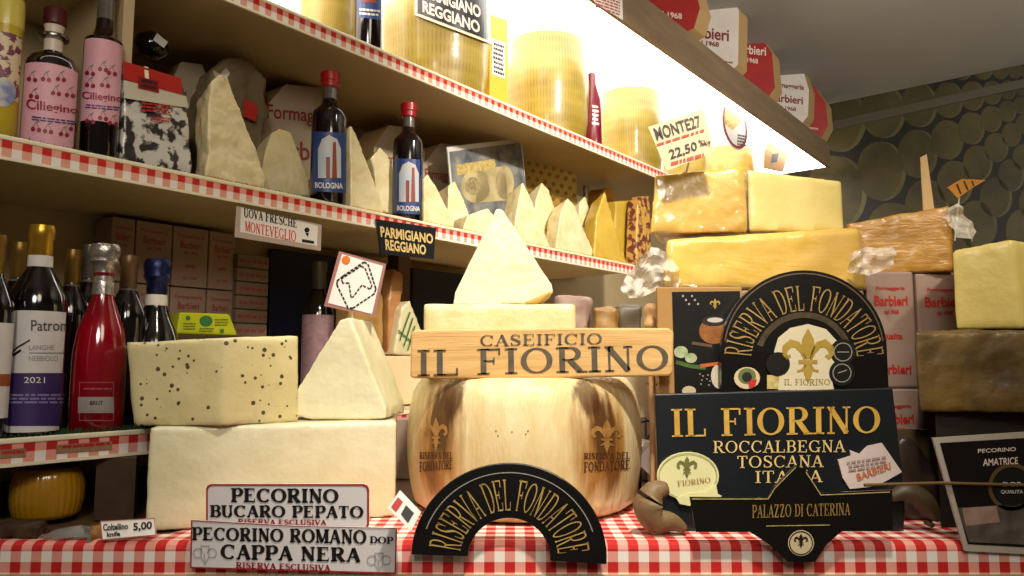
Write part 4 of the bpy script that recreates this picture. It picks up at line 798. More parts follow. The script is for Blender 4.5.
# front arch signs
GB1 = mat('glossy_black_board', '#070606', '#0d0b0a', ns=20, rough=.3, coat=.6)
def arch(cx, cy, ri, ro, a0, a1, sx, sy, n=36):
    fo = arcq(cx, cy, ri, ro, a0, a1, sx, sy); return [fo(i / n, 1) for i in range(n + 1)] + [fo(1 - i / n, 0) for i in range(n + 1)]
pl = PY(1.046, lean=3)
px = arch(509, 558, 41, 98, 178, -4, 1, .97); 
pts = [pl.hit(*q) for q in px]; o = thing('arch_sign', origin_of(pts), 'black horseshoe shaped sign with gold letters in front of the branded wheel', 'sign')
n = len(pts) // 2; mb = MB(); vs = pts + [p + Vector((0, .006, 0)) for p in pts]; m_ = len(pts)
fs = [(i, i + 1, m_ - 2 - i, m_ - 1 - i) for i in range(n - 1)]; fs += [tuple(q + m_ for q in f[::-1]) for f in fs]; fs += [(i, (i + 1) % m_, m_ + (i + 1) % m_, m_ + i) for i in range(m_)]
mb.add(vs, fs); build(mb, 'board', GB1, o, bevel=.0015)
write('RISERVA DEL FONDATORE', arcq(509, 558, 49, 81, 172, 5, 1, .97), pl, mat('bright_gold_ink', '#b89a58', '#96783c', ns=40, rough=.35), o, tk=.12, tn=.05, sf=.06)
decal(ringpoly(509, 558, 87.5, 88.6, 40, .97, 18, 160), pl, 'edge_line', mat('grey_line', '#8a857c', rough=.4), o, .0012)
# pecorino signs
pl = PY(1.044); RB = mat('sign_red', '#9c2226', rough=.45); SIGNW = mat('white_sign_plastic', '#d9d4d2', rough=.4, coat=.3)
rr_ = lambda x0, y0, x1, y1, r: [(x0 + r, y0), (x1 - r, y0), (x1 - r * .3, y0 + r * .3), (x1, y0 + r), (x1, y1 - r), (x1 - r * .3, y1 - r * .3), (x1 - r, y1), (x0 + r, y1), (x0 + r * .3, y1 - r * .3), (x0, y1 - r), (x0, y0 + r), (x0 + r * .3, y0 + r * .3)]
pb = PY(1.051); px = rr_(206, 484, 369, 530, 5); o = card(px, pb, .003, SIGNW, 'cheese_name_sign', 'white red-bordered name sign standing behind the lower one, below the pecorino block', border=RB, bw=(.022, .07))
write([('PECORINO', rectq(231, 488, 338, 502, 1)), ('BUCARO PEPATO', rectq(210, 505, 363, 517, 1))], None, pb, INK, o, tk=.26, tn=.11, sf=.07)
write('RISERVA ESCLUSIVA', rectq(238, 519, 326, 524, 1), pb, RB, o, name='red_lettering', tk=.26, tn=.12, sf=.07)
px = [(191, 520), (300, 526), (397, 528), (396, 574), (190, 568)]; o = card(px, pl, .003, SIGNW, 'cheese_name_sign', 'white long name sign in front, with two small rams heads and black capitals', border=RB, bw=(.014, .05))
write([('PECORINO ROMANO', quad((192, 527), (366, 530), (366, 544), (192, 540))), ('CAPPA NERA', quad((221, 544), (360, 548), (360, 562), (221, 559))), ('DOP', quad((370, 536), (393, 537), (393, 544), (370, 543)))], None, pl, INK, o, tk=.26, tn=.11, sf=.07)
write('RISERVA ESCLUSIVA', quad((236, 562), (330, 565), (330, 571), (236, 568)), pl, RB, o, name='red_lettering', tk=.26, tn=.12, sf=.07)
GREYL = mat('pale_grey_ink', '#a8a3a6', rough=.5)
for hx, hy in ((205, 553), (379, 560)):
    decal(ringpoly(hx - 7, hy, 4, 5, 14, 1, 0, 300) + ringpoly(hx + 7, hy, 4, 5, 14, 1, -120, 180) + line_px([(hx - 4, hy - 7), (hx - 4, hy + 4), (hx, hy + 11), (hx + 4, hy + 4), (hx + 4, hy - 7), (hx - 4, hy - 7)], 1) + line_px([(hx - 1, hy), (hx, hy + 8)], 1), pl, 'rams_head_print', GREYL, o, .0014)
# small white price card by the wheel
pl = PY(1.10, lean=25); o = card([(388, 508), (400, 490), (421, 512), (411, 531)], pl, .002, WHI, 'price_card', 'small white and red price card tucked between the pecorino block and the branded wheel'); decal([[(391, 507), (398, 497), (403, 502), (396, 512)]], pl, 'red_patch', RED, o, .001); decal([[(401, 514), (406, 505), (414, 513), (408, 523)]], pl, 'black_patch', INK, o, .001)
# cheese knife with price label
pl = PY(1.11); zk = ZC + .004
def kn(x, y, dz=.0): h = Pl((0, 0, zk + dz), (0, 0, 1)).hit(x, y); return h
o = thing('cheese_knife', kn(100, 535), 'small knife with a wooden handle lying on the cloth at lower left', 'knife')
pp = Pl((0, 1.068, ZC + .002), (0, -1, .8)); bl = [pp.hit(x, y) for x, y in [(39, 540), (55, 530), (80, 526), (92, 528), (88, 537), (78, 540), (50, 541)]]; bl = [Vector((p.x, p.y, max(p.z, zk))) for p in bl]
mb = MB(); mb.prism(bl, Vector((0, .002, .001))); build(mb, 'blade', mat('knife_steel', '#b9b7b2', '#8c8a86', ns=12, rough=.22, metal=.9), o)
a = pp.hit(88, 534, -.010); b = pp.hit(100, 532, -.012); b2 = pp.hit(150, 526, -.012); mb = MB(); mb.tube([a, a + (b - a) * .3, b, b2], [.005, .010, .011, .009], 12); build(mb, 'handle', mat('knife_wood', '#b07a3a', '#9c6a30', ns=8, rough=.4), o, smooth=50)
mb = MB(); q = [pp.hit(86, 533, .004), pp.hit(91, 532, .004), pp.hit(91, 542, .004), pp.hit(86, 543, .004)]; mb.prism(q, Vector((0, .014, 0))); build(mb, 'bolster', mat('bright_steel', '#d8d6d0', rough=.2, metal=1), o)
pc = Pl((0, 1.050, ZC), (0, -1, .8)); o = card([(100, 521), (155, 518), (156, 535), (102, 540)], pc, .002, WHI, 'knife_price_label', 'white price label with handwriting lying on the knife handle', border=mat('rose_border', '#b06a6a', rough=.5), bw=(.03, .08))
write([('Coltellino', quad((103, 524), (128, 523), (128, 529), (103, 531))), ('knife', quad((107, 532), (120, 531), (120, 536), (107, 537))), ('5,00', quad((133, 523), (152, 521), (152, 530), (133, 532)))], None, pc, INK, o, font='sans', bold=.03)
# yellow ribbed pot and things on the counter, lower left
c = spoty(58, 1.20); R = rad(c, 74); H = ztop(c, 58, 471) - ZC; gz = ZC + .008
o = thing('ribbed_pot', (c.x, c.y, gz), 'ribbed mustard yellow pot with a dark knobbed lid under the low shelf', 'pot'); mb = MB(); sg_ = 96; prf = smoothprof([(R * .80, 0), (R * .92, .08 * H), (R, .35 * H), (R, .6 * H), (R * .93, .86 * H), (R * .80, .98 * H)], 3)
vs = []; 
for r, z in prf:
    for i in range(sg_): t = 2 * math.pi * i / sg_; q = r * (1 + .018 * math.cos(32 * t)); vs.append((c.x + q * math.cos(t), c.y + q * math.sin(t), gz + z))
m_ = len(prf); mb.add(vs, [(j * sg_ + i, j * sg_ + (i + 1) % sg_, (j + 1) * sg_ + (i + 1) % sg_, (j + 1) * sg_ + i) for j in range(m_ - 1) for i in range(sg_)] + [tuple(range(sg_)), tuple(range((m_ - 1) * sg_, m_ * sg_))]); build(mb, 'pot_body', mat('mustard_glaze', '#b5831c', '#a37414', ns=6, rough=.2, coat=.8), o, smooth='all')
mb = MB(); mb.lathe((c.x, c.y, gz + .98 * H), smoothprof([(R * .82, 0), (R * .80, .05 * H), (R * .4, .12 * H), (R * .15, .13 * H), (R * .18, .22 * H), (.0, .24 * H)], 3)); build(mb, 'lid', mat('dark_lid', '#2b2015', rough=.3, coat=.5), o, smooth=50)
blk([(104, 1.20), (143, 1.20), (146, 1.32), (108, 1.32)], ZC + .001, ztop(Vector((0, 1.2, 0)), 120, 458), mat('dark_brown_box', '#4a3620', '#3b2a18', ns=8, rough=.6), 'dark_wooden_box', 'dark brown wooden box between the ribbed pot and the pecorino block', rough=None, cat='box')
blk([(-40, 1.08), (50, 1.075), (60, 1.125), (-40, 1.13)], ZC + .001, ztop(Vector((0, 1.08, 0)), 20, 525), mat('dark_bark', '#5c4524', '#33240f', ns=30, rough=.8, bump=1, bs=60), 'dark_salami', 'rough dark brown piece lying in front of the ribbed pot', rough=(.004, .01, .02, 3), cat='cured sausage')
# ------------------------------------------------------------------ low level behind the piles
pl = PS(PW - .09); GC = 'small printed cartons stacked against the wall under the middle shelf'; PINKC = mat('greyish_pink_carton', '#a58a74', '#987d68', ns=6, rough=.7); REDI = mat('faded_red_ink', '#9a4238', rough=.6)
cols = [104, 129, 167, 204, 232]; zr = [ZLg - .004, ZLg + .145, ZLg + .295]
for k in range(4):
    for r_ in range(3):
        a = PS(PW - .1).hit(cols[k] + .6, 362); b = PS(PW - .1).hit(cols[k + 1] - .6, 362); z0 = zr[r_]; z1 = z0 + .147
        q = [Vector((a.x, a.y, z0)), Vector((b.x, b.y, z0)), Vector((b.x, b.y, z1)), Vector((a.x, a.y, z1))]
        place = ['left', 'second', 'third', 'right'][k]; row = ['bottom', 'middle', 'top'][r_]
        o = thing('printed_carton', origin_of(q), 'pinkish printed carton in the %s row, %s column, behind the wine bottles' % (row, place), 'carton', GC)
        mb = MB(); mb.prism(q, -N * .09); build(mb, 'carton', PINKC, o, bevel=.002)
        pj = PS(PW - .1); P = []
        def tw(z): # pixel row of a height on this plane
            pass
        U = (b - a); 
        def surf_text(s, u0, u1, v0, v1):
            return [[Vector((a.x, a.y, z0)) + U * (u0 + (u1 - u0) * x) + Z * (.147 * (v0 + (v1 - v0) * y)) + N * .001 for x, y in p] for p in sans(s, .02)]
        mb = MB()
        for s_, args in (('Formaggeria', (.12, .88, .80, .88)), ('Barbieri', (.2, .8, .64, .76)), ('dal 1968', (.3, .7, .54, .6)), ('qualita', (.35, .65, .3, .4)), ('dal 1968', (.3, .7, .12, .18))):
            for p in surf_text(s_, *args): mb.add(p, [tuple(range(len(p)))])
        build(mb, 'lettering', REDI, o, flat=True)
FLT = mat('flat_carton', '#8a7560', '#7a6654', ns=10, rough=.7)
a = PS(PW - .12).hit(234, 362); b = PS(PW - .12).hit(266, 362)
for k in range(11):
    z0 = ZLg - .004 + k * .036; q = [Vector((a.x, a.y, z0)), Vector((b.x, b.y, z0)), Vector((b.x, b.y, z0 + .034)), Vector((a.x, a.y, z0 + .034))]
    o = thing('flat_carton', origin_of(q), 'flat greyish carton in the tall even stack left of the dark blue board', 'carton', 'flat cartons in one stack'); mb = MB(); mb.prism(q, -N * .11); build(mb, 'carton', FLT, o, bevel=.003)
    mb = MB(); rq = random.Random(k); x = .06
    while x < .9: w = rq.uniform(.08, .2); mb.add([q[0] + (q[1] - q[0]) * x + Z * .012 + N * .001, q[0] + (q[1] - q[0]) * min(x + w, .95) + Z * .012 + N * .001, q[0] + (q[1] - q[0]) * min(x + w, .95) + Z * .02 + N * .001, q[0] + (q[1] - q[0]) * x + Z * .02 + N * .001], [(0, 1, 2, 3)]); x += w + .05
    build(mb, 'printed_band', REDI, o, flat=True)
def shelfbox(x0, x1, p, z0, z1, t, m, name, label, cat='box', bevel=.002, group=None):
    a = PS(p).hit(x0, 362); b = PS(p).hit(x1, 362); q = [Vector((a.x, a.y, z0)), Vector((b.x, b.y, z0)), Vector((b.x, b.y, z1)), Vector((a.x, a.y, z1))]
    mb = MB(); mb.prism(q, -N * t); return build(mb, name, m, None, bevel=bevel, label=label, cat=cat, group=group)
shelfbox(268, 396, 1.78, ZLg, ZM - SB - .03, .02, mat('navy_board', '#161d3c', '#10162e', ns=5, rough=.4), 'navy_board', 'dark blue board standing under the middle shelf behind the arrow card', cat='board')
shelfbox(397, 409, 1.70, ZLg, ZM - SB - .001, .05, mat('brown_post', '#5a4632', rough=.6), 'shelf_post', 'narrow brown upright post under the middle shelf right of the arrow card', cat='post')
shelfbox(412, 476, 1.78, ZLg, ZM - SB - .03, .02, mat('slate_board', '#252b3a', '#1c212e', ns=5, rough=.4), 'slate_board', 'dark slate board under the middle shelf right of the brown post', cat='board')
# yellow egg carton
zy = ztop(spot(205, 1.42), 205, 335); o_b = shelfbox(172, 242, 1.40, ZLg, zy, .10, mat('dark_brown_box', '#4a3620'), 'support_box', 'dark box behind the speckled cheese block', cat='box')
pl = PS(1.405); px = [(180, 312), (230, 314), (238, 338), (176, 338)]; pts = [pl.hit(*q) for q in px]; pts[2].z = pts[3].z = zy; o = thing('egg_carton', origin_of(pts), 'bright yellow carton with green print above the speckled cheese block', 'carton')
mb = MB(); mb.prism(pts, -N * .08, .9); build(mb, 'carton', mat('lime_yellow_card', '#cdd01c', '#bcc218', ns=8, rough=.5), o, bevel=.004)
decal([disc(206, 321, 6.5, 5.5), disc(188, 318, 2.4), disc(222, 331, 2.2)], pl, 'printed_emblem', mat('green_ink', '#2f7a3c', rough=.5), o, .0012); decal(scribble(183, 323, 196, 331, 3, 0, 3) + scribble(214, 319, 228, 327, 3, 0, 4) + scribble(199, 328, 214, 333, 2, 0, 5), pl, 'small_print', mat('olive_ink', '#6b7a1c', rough=.5), o, .0012)
# cream cartons on the low shelf and the bags on them
zb = ztop(spot(390, 1.46), 390, 356)
shelfbox(352, 436, 1.44, ZLg, zb, .12, mat('cream_carton', '#d9c49a', '#cfb98d', ns=6, rough=.6), 'cream_carton', 'cream carton between the white wedge and the branded wheel', cat='carton')
AMB = mat('amber_pack', '#b08a4e', '#8d6a34', ns=14, rough=.35, coat=.5, bump=.4, bs=40)
slab([(348, 350), (350, 300), (356, 268), (377, 262), (384, 300), (384, 352)], PS(1.50), .06, AMB, 'snack_bag', 'olive gold bag behind the arrow card', cat='bag', zmin=zb, rough=(.006, .008, .04, 3))
slab([(388, 352), (389, 300), (394, 268), (403, 274), (400, 352)], PS(1.49), .04, mat('rust_pack', '#b3824e', '#8e4f2a', ns=8, rough=.35, coat=.5), 'snack_bag', 'orange brown bag right of the arrow card', cat='bag', zmin=zb, rough=(.006, .006, .04, 3))
o = slab([(394, 354), (402, 308), (410, 300), (422, 330), (424, 356)], PS(1.465), .05, mat('pale_pack', '#cfc49c', '#c3b78c', ns=12, rough=.35, coat=.5), 'snack_bag', 'pale bag with green stripes left of the plank sign', cat='bag', zmin=zb, rough=(.005, .004, .04, 3))
pl = PS(1.465); decal(line_px([(400, 340), (410, 312)], 1.6) + line_px([(404, 346), (413, 318)], 1.4) + line_px([(398, 330), (412, 342)], 1.3) + line_px([(408, 350), (415, 326)], 1.6), pl, 'green_stripes', mat('leaf_green', '#3f6b35', rough=.5), o, .004)
# behind the wheel, right side
blk([(628, 1.60), (662, 1.60), (662, 1.8), (628, 1.8)], ZC + .001, ztop(Vector((0, 1.6, 0)), 640, 418), mat('dull_brown_carton', '#7d6346', '#6f563b', ns=6, rough=.7), 'brown_carton', 'dull brown carton between the branded wheel and the dark blue board sign', rough=None, cat='carton')
pc_ = blk([(618, 1.60), (664, 1.60), (664, 1.8), (618, 1.8)], ztop(Vector((0, 1.6, 0)), 640, 418) + .001, ztop(Vector((0, 1.6, 0)), 640, 374), mat('cream_carton', '#d9c49a'), 'cream_carton', 'cream carton with a blue and white sticker right of the branded wheel', rough=None, cat='carton')
decal([[(647, 381), (655, 381), (655, 399), (647, 399)]], PY(1.60), 'sticker', mat('blue_white_sticker', '#b9c2d2', rough=.4), pc_, .001)
blk([(380, 1.62), (430, 1.62), (430, 1.8), (380, 1.8)], ZC + .001, ztop(Vector((0, 1.62, 0)), 400, 420), mat('pinkish_paper_pack', '#a68e80', '#967c6e', ns=10, rough=.7), 'paper_pack', 'pinkish paper pack behind the gap left of the branded wheel', rough=None, cat='packet')
mb = MB(); mb.tube([PY(1.5).hit(x, y) for x, y in [(636, 423), (646, 420), (655, 424), (650, 436), (642, 442), (640, 454), (640, 500)]], .003); build(mb, 'black_cable', mat('black_rubber', '#0d0c0c', rough=.5), None, smooth=50, label='black cable looped between the branded wheel and the dark blue board sign', cat='cable')
pl = PY(1.30); slab([(636, 462), (650, 444), (658, 446), (658, 482)], pl, .004, WHI, 'white_paper', 'torn white paper peeping out left of the dark blue board sign', cat='paper', rough=None, ext=Vector((0, .1, 0)), zmin=None)
# items on the counter far behind (right of the slab)
BG = 'packets in the dim gap under the right end of the middle shelf'
for (x0, x1, y0, y, m, lb) in ((556, 590, 296, 1.75, mat('dusty_pink_pack', '#9a7f70', '#7c6254', ns=12, rough=.6), 'dusty pink packet behind the plank sign'), (592, 618, 306, 1.7, mat('ochre_pack', '#9c7434', '#7f5c26', ns=9, rough=.5), 'ochre packet behind the plank sign, right of the pink one'), (616, 642, 304, 1.78, mat('grey_olive_pack', '#5d5240', '#4a4030', ns=9, rough=.5), 'grey olive packet behind the plank sign, farthest right')):
    blk([(x0, y), (x1, y), (x1, y + .08), (x0, y + .08)], ZC + .001, ztop(Vector((0, y, 0)), (x0 + x1) / 2, y0), m, 'packet', lb, rough=(.01, .03, .06, 3), cat='packet', group=BG)
mb = MB(); cc = spoty(651, 1.28); mb.tube([Vector((cc.x, cc.y, ZC + .001)), Vector((cc.x, cc.y, ztop(cc, 651, 327)))], .006); mb.lathe((cc.x, cc.y, ztop(cc, 651, 329)), smoothprof([(.009, 0), (.0125, .006), (.0105, .02), (.0125, .035), (.008, .044)], 3), 20)
corkz = ztop(cc, 651, 329)
# ------------------------------------------------------------------ right side: signs
cork = build(mb, 'wooden_cork', mat('pale_turned_wood', '#cfa878', '#b98e5c', ns=9, rough=.5), None, smooth=50, label='small pale turned wooden knob left of the food poster', cat='knob')
# board sign IL FIORINO ROCCALBEGNA
pl = PY(1.14, lean=4); NAVY = mat('dark_navy_board', '#12181c', '#0d1215', ns=5, rough=.35, coat=.4)
px = [(655, 394), (893, 388), (905, 496), (904, 520), (660, 524)]; pts = [pl.hit(*q) for q in px]; pts[3].z = pts[4].z = ZC + .002
o = thing('board_sign', origin_of(pts), 'large dark navy board sign with gold serif capitals in the right foreground', 'sign'); mb = MB(); mb.prism(pts, Vector((0, .012, 0))); build(mb, 'board', NAVY, o, bevel=.002)
write([('IL FIORINO', quad((671, 409), (880, 406), (880, 433), (672, 437)))], None, pl, GOLDI, o, tk=.19)
write([('ROCCALBEGNA', quad((713, 441), (845, 440), (845, 452), (713, 453))), ('TOSCANA', quad((737, 456), (823, 455), (823, 467), (737, 468))), ('ITALIA', quad((755, 471), (822, 470), (822, 482), (755, 483)))], None, pl, mat('pale_gold_letters', '#d9bd78'), o, name='small_lettering', tk=.14, tn=.06)
# oval lily sticker
so = [(688 + 31 * math.cos(t), 476 - 24 * math.sin(t)) for t in [i * 2 * math.pi / 30 for i in range(30)]]
def exo(o2):
    decal(ringpoly(688, 476, 28.5, 29.6, 30, .78), pl, 'rim_line', mat('pale_green_ink', '#a3a565', rough=.5), o2, .0055)
    decal(fleur(687, 467, 22), pl, 'lily_emblem', mat('olive_green_ink', '#6b6a30', rough=.5), o2, .0055); write([('FIORINO', quad((677, 481), (710, 477), (711, 482), (678, 486)))], None, pl, mat('tan_ink', '#a07a4a', rough=.5), o2, off=.0055)
pts = [pl.hit(x, y, .004) for x, y in so]; o2 = thing('oval_sticker', origin_of(pts), 'cream oval sticker with an olive lily at the left of the navy board sign', 'sticker'); mb = MB(); mb.prism(pts, Vector((0, .0028, 0))); build(mb, 'paper', mat('cream_paper', '#d9d6a0', '#cfcb92', ns=9, rough=.5), o2); exo(o2)
torn = [(676, 498), (690, 493), (706, 492), (716, 484), (718, 494), (722, 496), (716, 501), (695, 500), (690, 506), (680, 504)]
pts = [pl.hit(x, y, .006) for x, y in torn]; mb = MB(); mb.prism(pts, Vector((0, .0015, 0))); build(mb, 'torn_edge', mat('cream_paper', '#d9d6a0'), o2)
tp = [(838, 460), (851, 456), (850, 450), (860, 454), (868, 446), (882, 443), (902, 472), (888, 480), (876, 486), (850, 489), (843, 478)]
pts = [pl.hit(x, y, .004) for x, y in tp]; o2 = thing('torn_sticker', origin_of(pts), 'torn pinkish white sticker at the right of the navy board sign', 'sticker'); mb = MB(); mb.prism(pts, Vector((0, .0028, 0))); build(mb, 'paper', mat('pinkish_paper', '#cfc0b8', '#bfaea6', ns=14, rough=.55), o2)
write([('BARBIERI', quad((856, 474), (890, 462), (891, 469), (858, 481)))], None, pl, mat('orange_brown_ink', '#b8683a', rough=.5), o2, font='sans', bold=.02, off=.0055); decal(scribble(846, 462, 886, 474, 3, -6, 4), pl, 'faint_print', mat('grey_rose_ink', '#9c857e', rough=.5), o2, .0055)
# black cut-out board with diamond
pl = PY(1.072, lean=2); px = [(690, 497), (768, 498), (774, 487), (796, 465), (806, 470), (820, 493), (892, 490), (893, 530), (842, 531), (826, 545), (815, 562), (788, 562), (770, 545), (750, 532), (696, 532)]
pts = [pl.hit(*q) for q in px]; pts = [Vector((p.x, p.y - max(0, ZC + .001 - p.z) * .0, p.z)) for p in pts]; pts = [p + Vector((0, -.028, 0)) for p in pts]
pl = Pl(pl.pt + Vector((0, -.028, 0)), pl.n); pts = [pl.hit(*q) for q in px]
o = thing('cutout_sign', origin_of(pts), 'dark cut-out sign with a raised peak and round medallion hanging over the counter edge', 'sign')
mb = MB(); mb.prism(pts, Vector((0, .004, 0))); build(mb, 'board', mat('brown_black_board', '#100c09', '#0a0806', ns=7, rough=.3, coat=.7), o)
write([('PALAZZO DI CATERINA', quad((752, 505), (850, 503), (850, 515), (752, 518)))], None, pl, DGOLD, o, tk=.15, tn=.06)
decal(line_px([(692, 499), (768, 499), (775, 488), (796, 467)], 1) + line_px([(806, 472), (821, 495), (890, 492)], 1) + line_px([(766, 526), (830, 525)], .8), pl, 'gold_edging', mat('pale_gold_ink', '#c9b271'), o, .0012)
o3 = decal([disc(801, 543, 13)], pl, 'medallion', mat('cream_medallion', '#c9b590', rough=.4), o, .0012); decal(ringpoly(801, 543, 11, 12, 24) + fleur(801, 541, 15), pl, 'medallion_print', INK, o3, .0018)
# round-topped board behind
pl = PY(1.19, lean=3); cx, cy, Rr = 804, 352, 83; px = [(720, 392)] + [(cx + Rr * math.cos(t), cy - Rr * .985 * math.sin(t)) for t in [math.pi - i * math.pi / 40 for i in range(41)]] + [(888, 392)]
pts = [pl.hit(*q) for q in px]; pts[0].z = pts[-1].z = ZC + .002
o = thing('round_board_sign', origin_of(pts), 'black round-topped board sign with arched gold lettering and a lily', 'sign'); mb = MB(); mb.prism(pts, Vector((0, .01, 0))); build(mb, 'board', GB1, o)
decal(ringpoly(cx, cy, 79, 80.4, 40, .985, 8, 172), pl, 'edge_line', mat('brown_line', '#5a4a34', rough=.4), o, .0012)
write('RISERVA DEL FONDATORE', arcq(cx, 360, 53, 80, 176, 4, 1, .93), pl, DGOLD, o, tk=.12, tn=.05, sf=.06)
decal(ringpoly(cx, 362, 44, 50, 40, 1.0, 20, 160), pl, 'inner_band', mat('dark_olive_ink', '#4a3a1a', '#2a2112', ns=60), o, .0012)
lp = [(778, 390), (780, 372), (774, 352), (778, 338), (790, 328), (808, 324), (826, 329), (838, 342), (836, 360), (830, 372), (834, 390)]
pnl = decal([lp], pl, 'cream_panel', mat('cream_print', '#cfc4a4', '#c2b694', ns=8, rough=.5), o, .0016)
decal([[(a, b) for a, b in p] for p in fleur(808, 356, 56)], pl, 'lily_emblem', mat('antique_gold', '#94782c', '#a98c3c', ns=20, rough=.4), pnl, .0022)
write('IL FIORINO', rectq(784, 379, 830, 385), pl, DGOLD, pnl, off=.0022)
for q_ in (disc(843, 352, 13), disc(842, 373, 13), disc(778, 364, 12)): decal([q_], pl, 'round_medallion', mat('black_medallion', '#16130f', rough=.35, coat=.4), pnl, .0022)
decal(ringpoly(843, 352, 8.5, 9.5, 20) + ringpoly(842, 373, 8.5, 9.5, 20) + line_px([(837, 352), (849, 352)], 1) + line_px([(838, 373), (847, 370)], 1), pl, 'medallion_lines', mat('grey_line', '#8a857c'), o, .003)
sq = decal([[(767, 375), (783, 375), (783, 389), (767, 389)]], pl, 'gold_square', mat('pale_gold_ink', '#c9b271'), o, .0012)
decal([disc(747, 378, 13, 11)], pl, 'leaf_emblem', mat('cream_medallion', '#c9b590'), o, .0012); decal([disc(747, 376, 9, 8)], pl, 'emblem_wreath', mat('leaf_green_ink', '#5f6b35'), o, .0016); decal([disc(747, 377, 5, 5)], pl, 'emblem_centre', INK, o, .002); decal([[(748, 381), (757, 379), (755, 387), (749, 388)]], pl, 'emblem_red', RED, o, .002)
# food poster on cardboard
pl = PY(1.22, lean=2); px = [(672, 292), (740, 291), (742, 392), (675, 392)]; bx = [(657, 287), (742, 287), (742, 392), (659, 392)]
pts = [pl.hit(*q) for q in bx]; pts[2].z = pts[3].z = ZC + .002; o = thing('food_poster', origin_of(pts), 'dark food poster on brown cardboard left of the round-topped board sign', 'poster'); mb = MB(); mb.prism(pts, Vector((0, .012, 0))); build(mb, 'cardboard', mat('tan_cardboard', '#a97f45', '#9a7138', ns=5, rough=.7), o, bevel=.002)
ph = decal([px], pl, 'printed_photo', mat('dark_poster_print', '#100f0e', '#1c1a16', ns=8, rough=.3, coat=.5), o, .001)
def pd(polys, col, nm, c2=None, off=.0016): decal(polys, pl, nm, mat(nm + '_ink', col, c2, ns=70, rough=.4), ph, off)
pd([disc(714, 331, 15, 13)], '#7d4a22', 'printed_bowl', '#96602e'); pd([disc(714, 321, 12, 5)], '#26201b', 'bowl_mouth', off=.002); pd([disc(715, 320, 8, 2.5)], '#b9b2a6', 'bowl_cream', off=.0024)
pd(line_px([(692, 343), (712, 346)], 3), '#5a4636', 'printed_board')
pd([disc(681, 352, 7, 6), disc(691, 358, 6, 5)], '#b9bfa0', 'printed_onion', '#8a9a6a'); pd(line_px([(676, 362), (690, 366), (706, 368)], 4), '#4a6b30', 'printed_greens', '#2c4520'); pd(line_px([(700, 366), (722, 363)], 3.4), '#b8602a', 'printed_carrot')
pd([disc(720, 376, 9, 13)], '#c4b9a0', 'printed_plate'); pd([disc(689, 391, 7, 5)], '#b8a88a', 'printed_saucer'); pd(fleur(715, 304, 11), '#a58a3c', 'printed_lily'); pd([disc(683 + i * 3, 296 + (i % 3) * 4, 1.2, n=6) for i in range(6)] + [disc(700 + (i * 7) % 13, 374 + (i * 5) % 14, .8, n=6) for i in range(8)], '#9a958a', 'printed_steam')
# ------------------------------------------------------------------ cartons carrying the yellow cheeses
ZS = ztop(Vector((0, 1.30, 0)), 760, 291)
PAPR = mat('printed_wrap_paper', '#a08676', '#8f7567', ns=7, rough=.6, bump=.3, bs=20)
def wrapbox(x0, x1, y, t, z0, z1, label):
    q = [Vector(((x0 - CX) / F * y, y, z0)), Vector(((x1 - CX) / F * y, y, z0)), Vector(((x1 - CX) / F * y, y, z1)), Vector(((x0 - CX) / F * y, y, z1))]
    o = thing('wrapped_box', origin_of(q), label, 'box', 'paper wrapped boxes behind the signs'); mb = MB(); mb.prism(q, Vector((0, t, 0))); build(mb, 'wrapping', PAPR, o, bevel=.004)
    mb = MB(); w = q[1].x - q[0].x; h = z1 - z0
    for s_, (u0, u1, v0, v1) in (('Formaggeria', (.2, .8, .83, .87)), ('Barbieri', (.15, .85, .70, .79)), ('dal 1968', (.35, .65, .63, .67)), ('qualita', (.3, .7, .40, .47)), ('Barbieri', (.15, .85, .12, .2))):
        for p in sans(s_, .03): mb.add([(q[0].x + w * (u0 + (u1 - u0) * a), y - .001, z0 + h * (v0 + (v1 - v0) * b)) for a, b in p], [tuple(range(len(p)))])
    build(mb, 'lettering', RED, o, flat=True)
zmid = ztop(Vector((0, 1.3, 0)), 900, 345); zh = ztop(Vector((0, 1.31, 0)), 900, 272); zmid = (ZC + zh) / 2
wrapbox(676, 770, 1.27, .3, ZC + .001, zmid - .001, 'wrapped box hidden behind the food poster, lower one'); wrapbox(676, 770, 1.27, .3, zmid, ZS - .001, 'wrapped box behind the food poster, upper one')
wrapbox(772, 866, 1.27, .3, ZC + .001, zmid - .001, 'wrapped box behind the round-topped board sign, lower one'); wrapbox(772, 866, 1.27, .3, zmid, ZS - .001, 'wrapped box behind the round-topped board sign, upper one')
wrapbox(868, 916, 1.30, .3, ZC + .001, zmid - .001, 'wrapped box right of the round-topped board sign, lower one'); wrapbox(868, 916, 1.30, .3, zmid, zh, 'wrapped box with red print right of the round-topped board sign, upper one')
wrapbox(918, 972, 1.33, .3, ZC + .001, zmid - .001, 'wrapped box behind the dark brown wheel, lower one'); wrapbox(918, 972, 1.33, .3, zmid, zh, 'wrapped box with red print left of the pale yellow wedge, upper one')
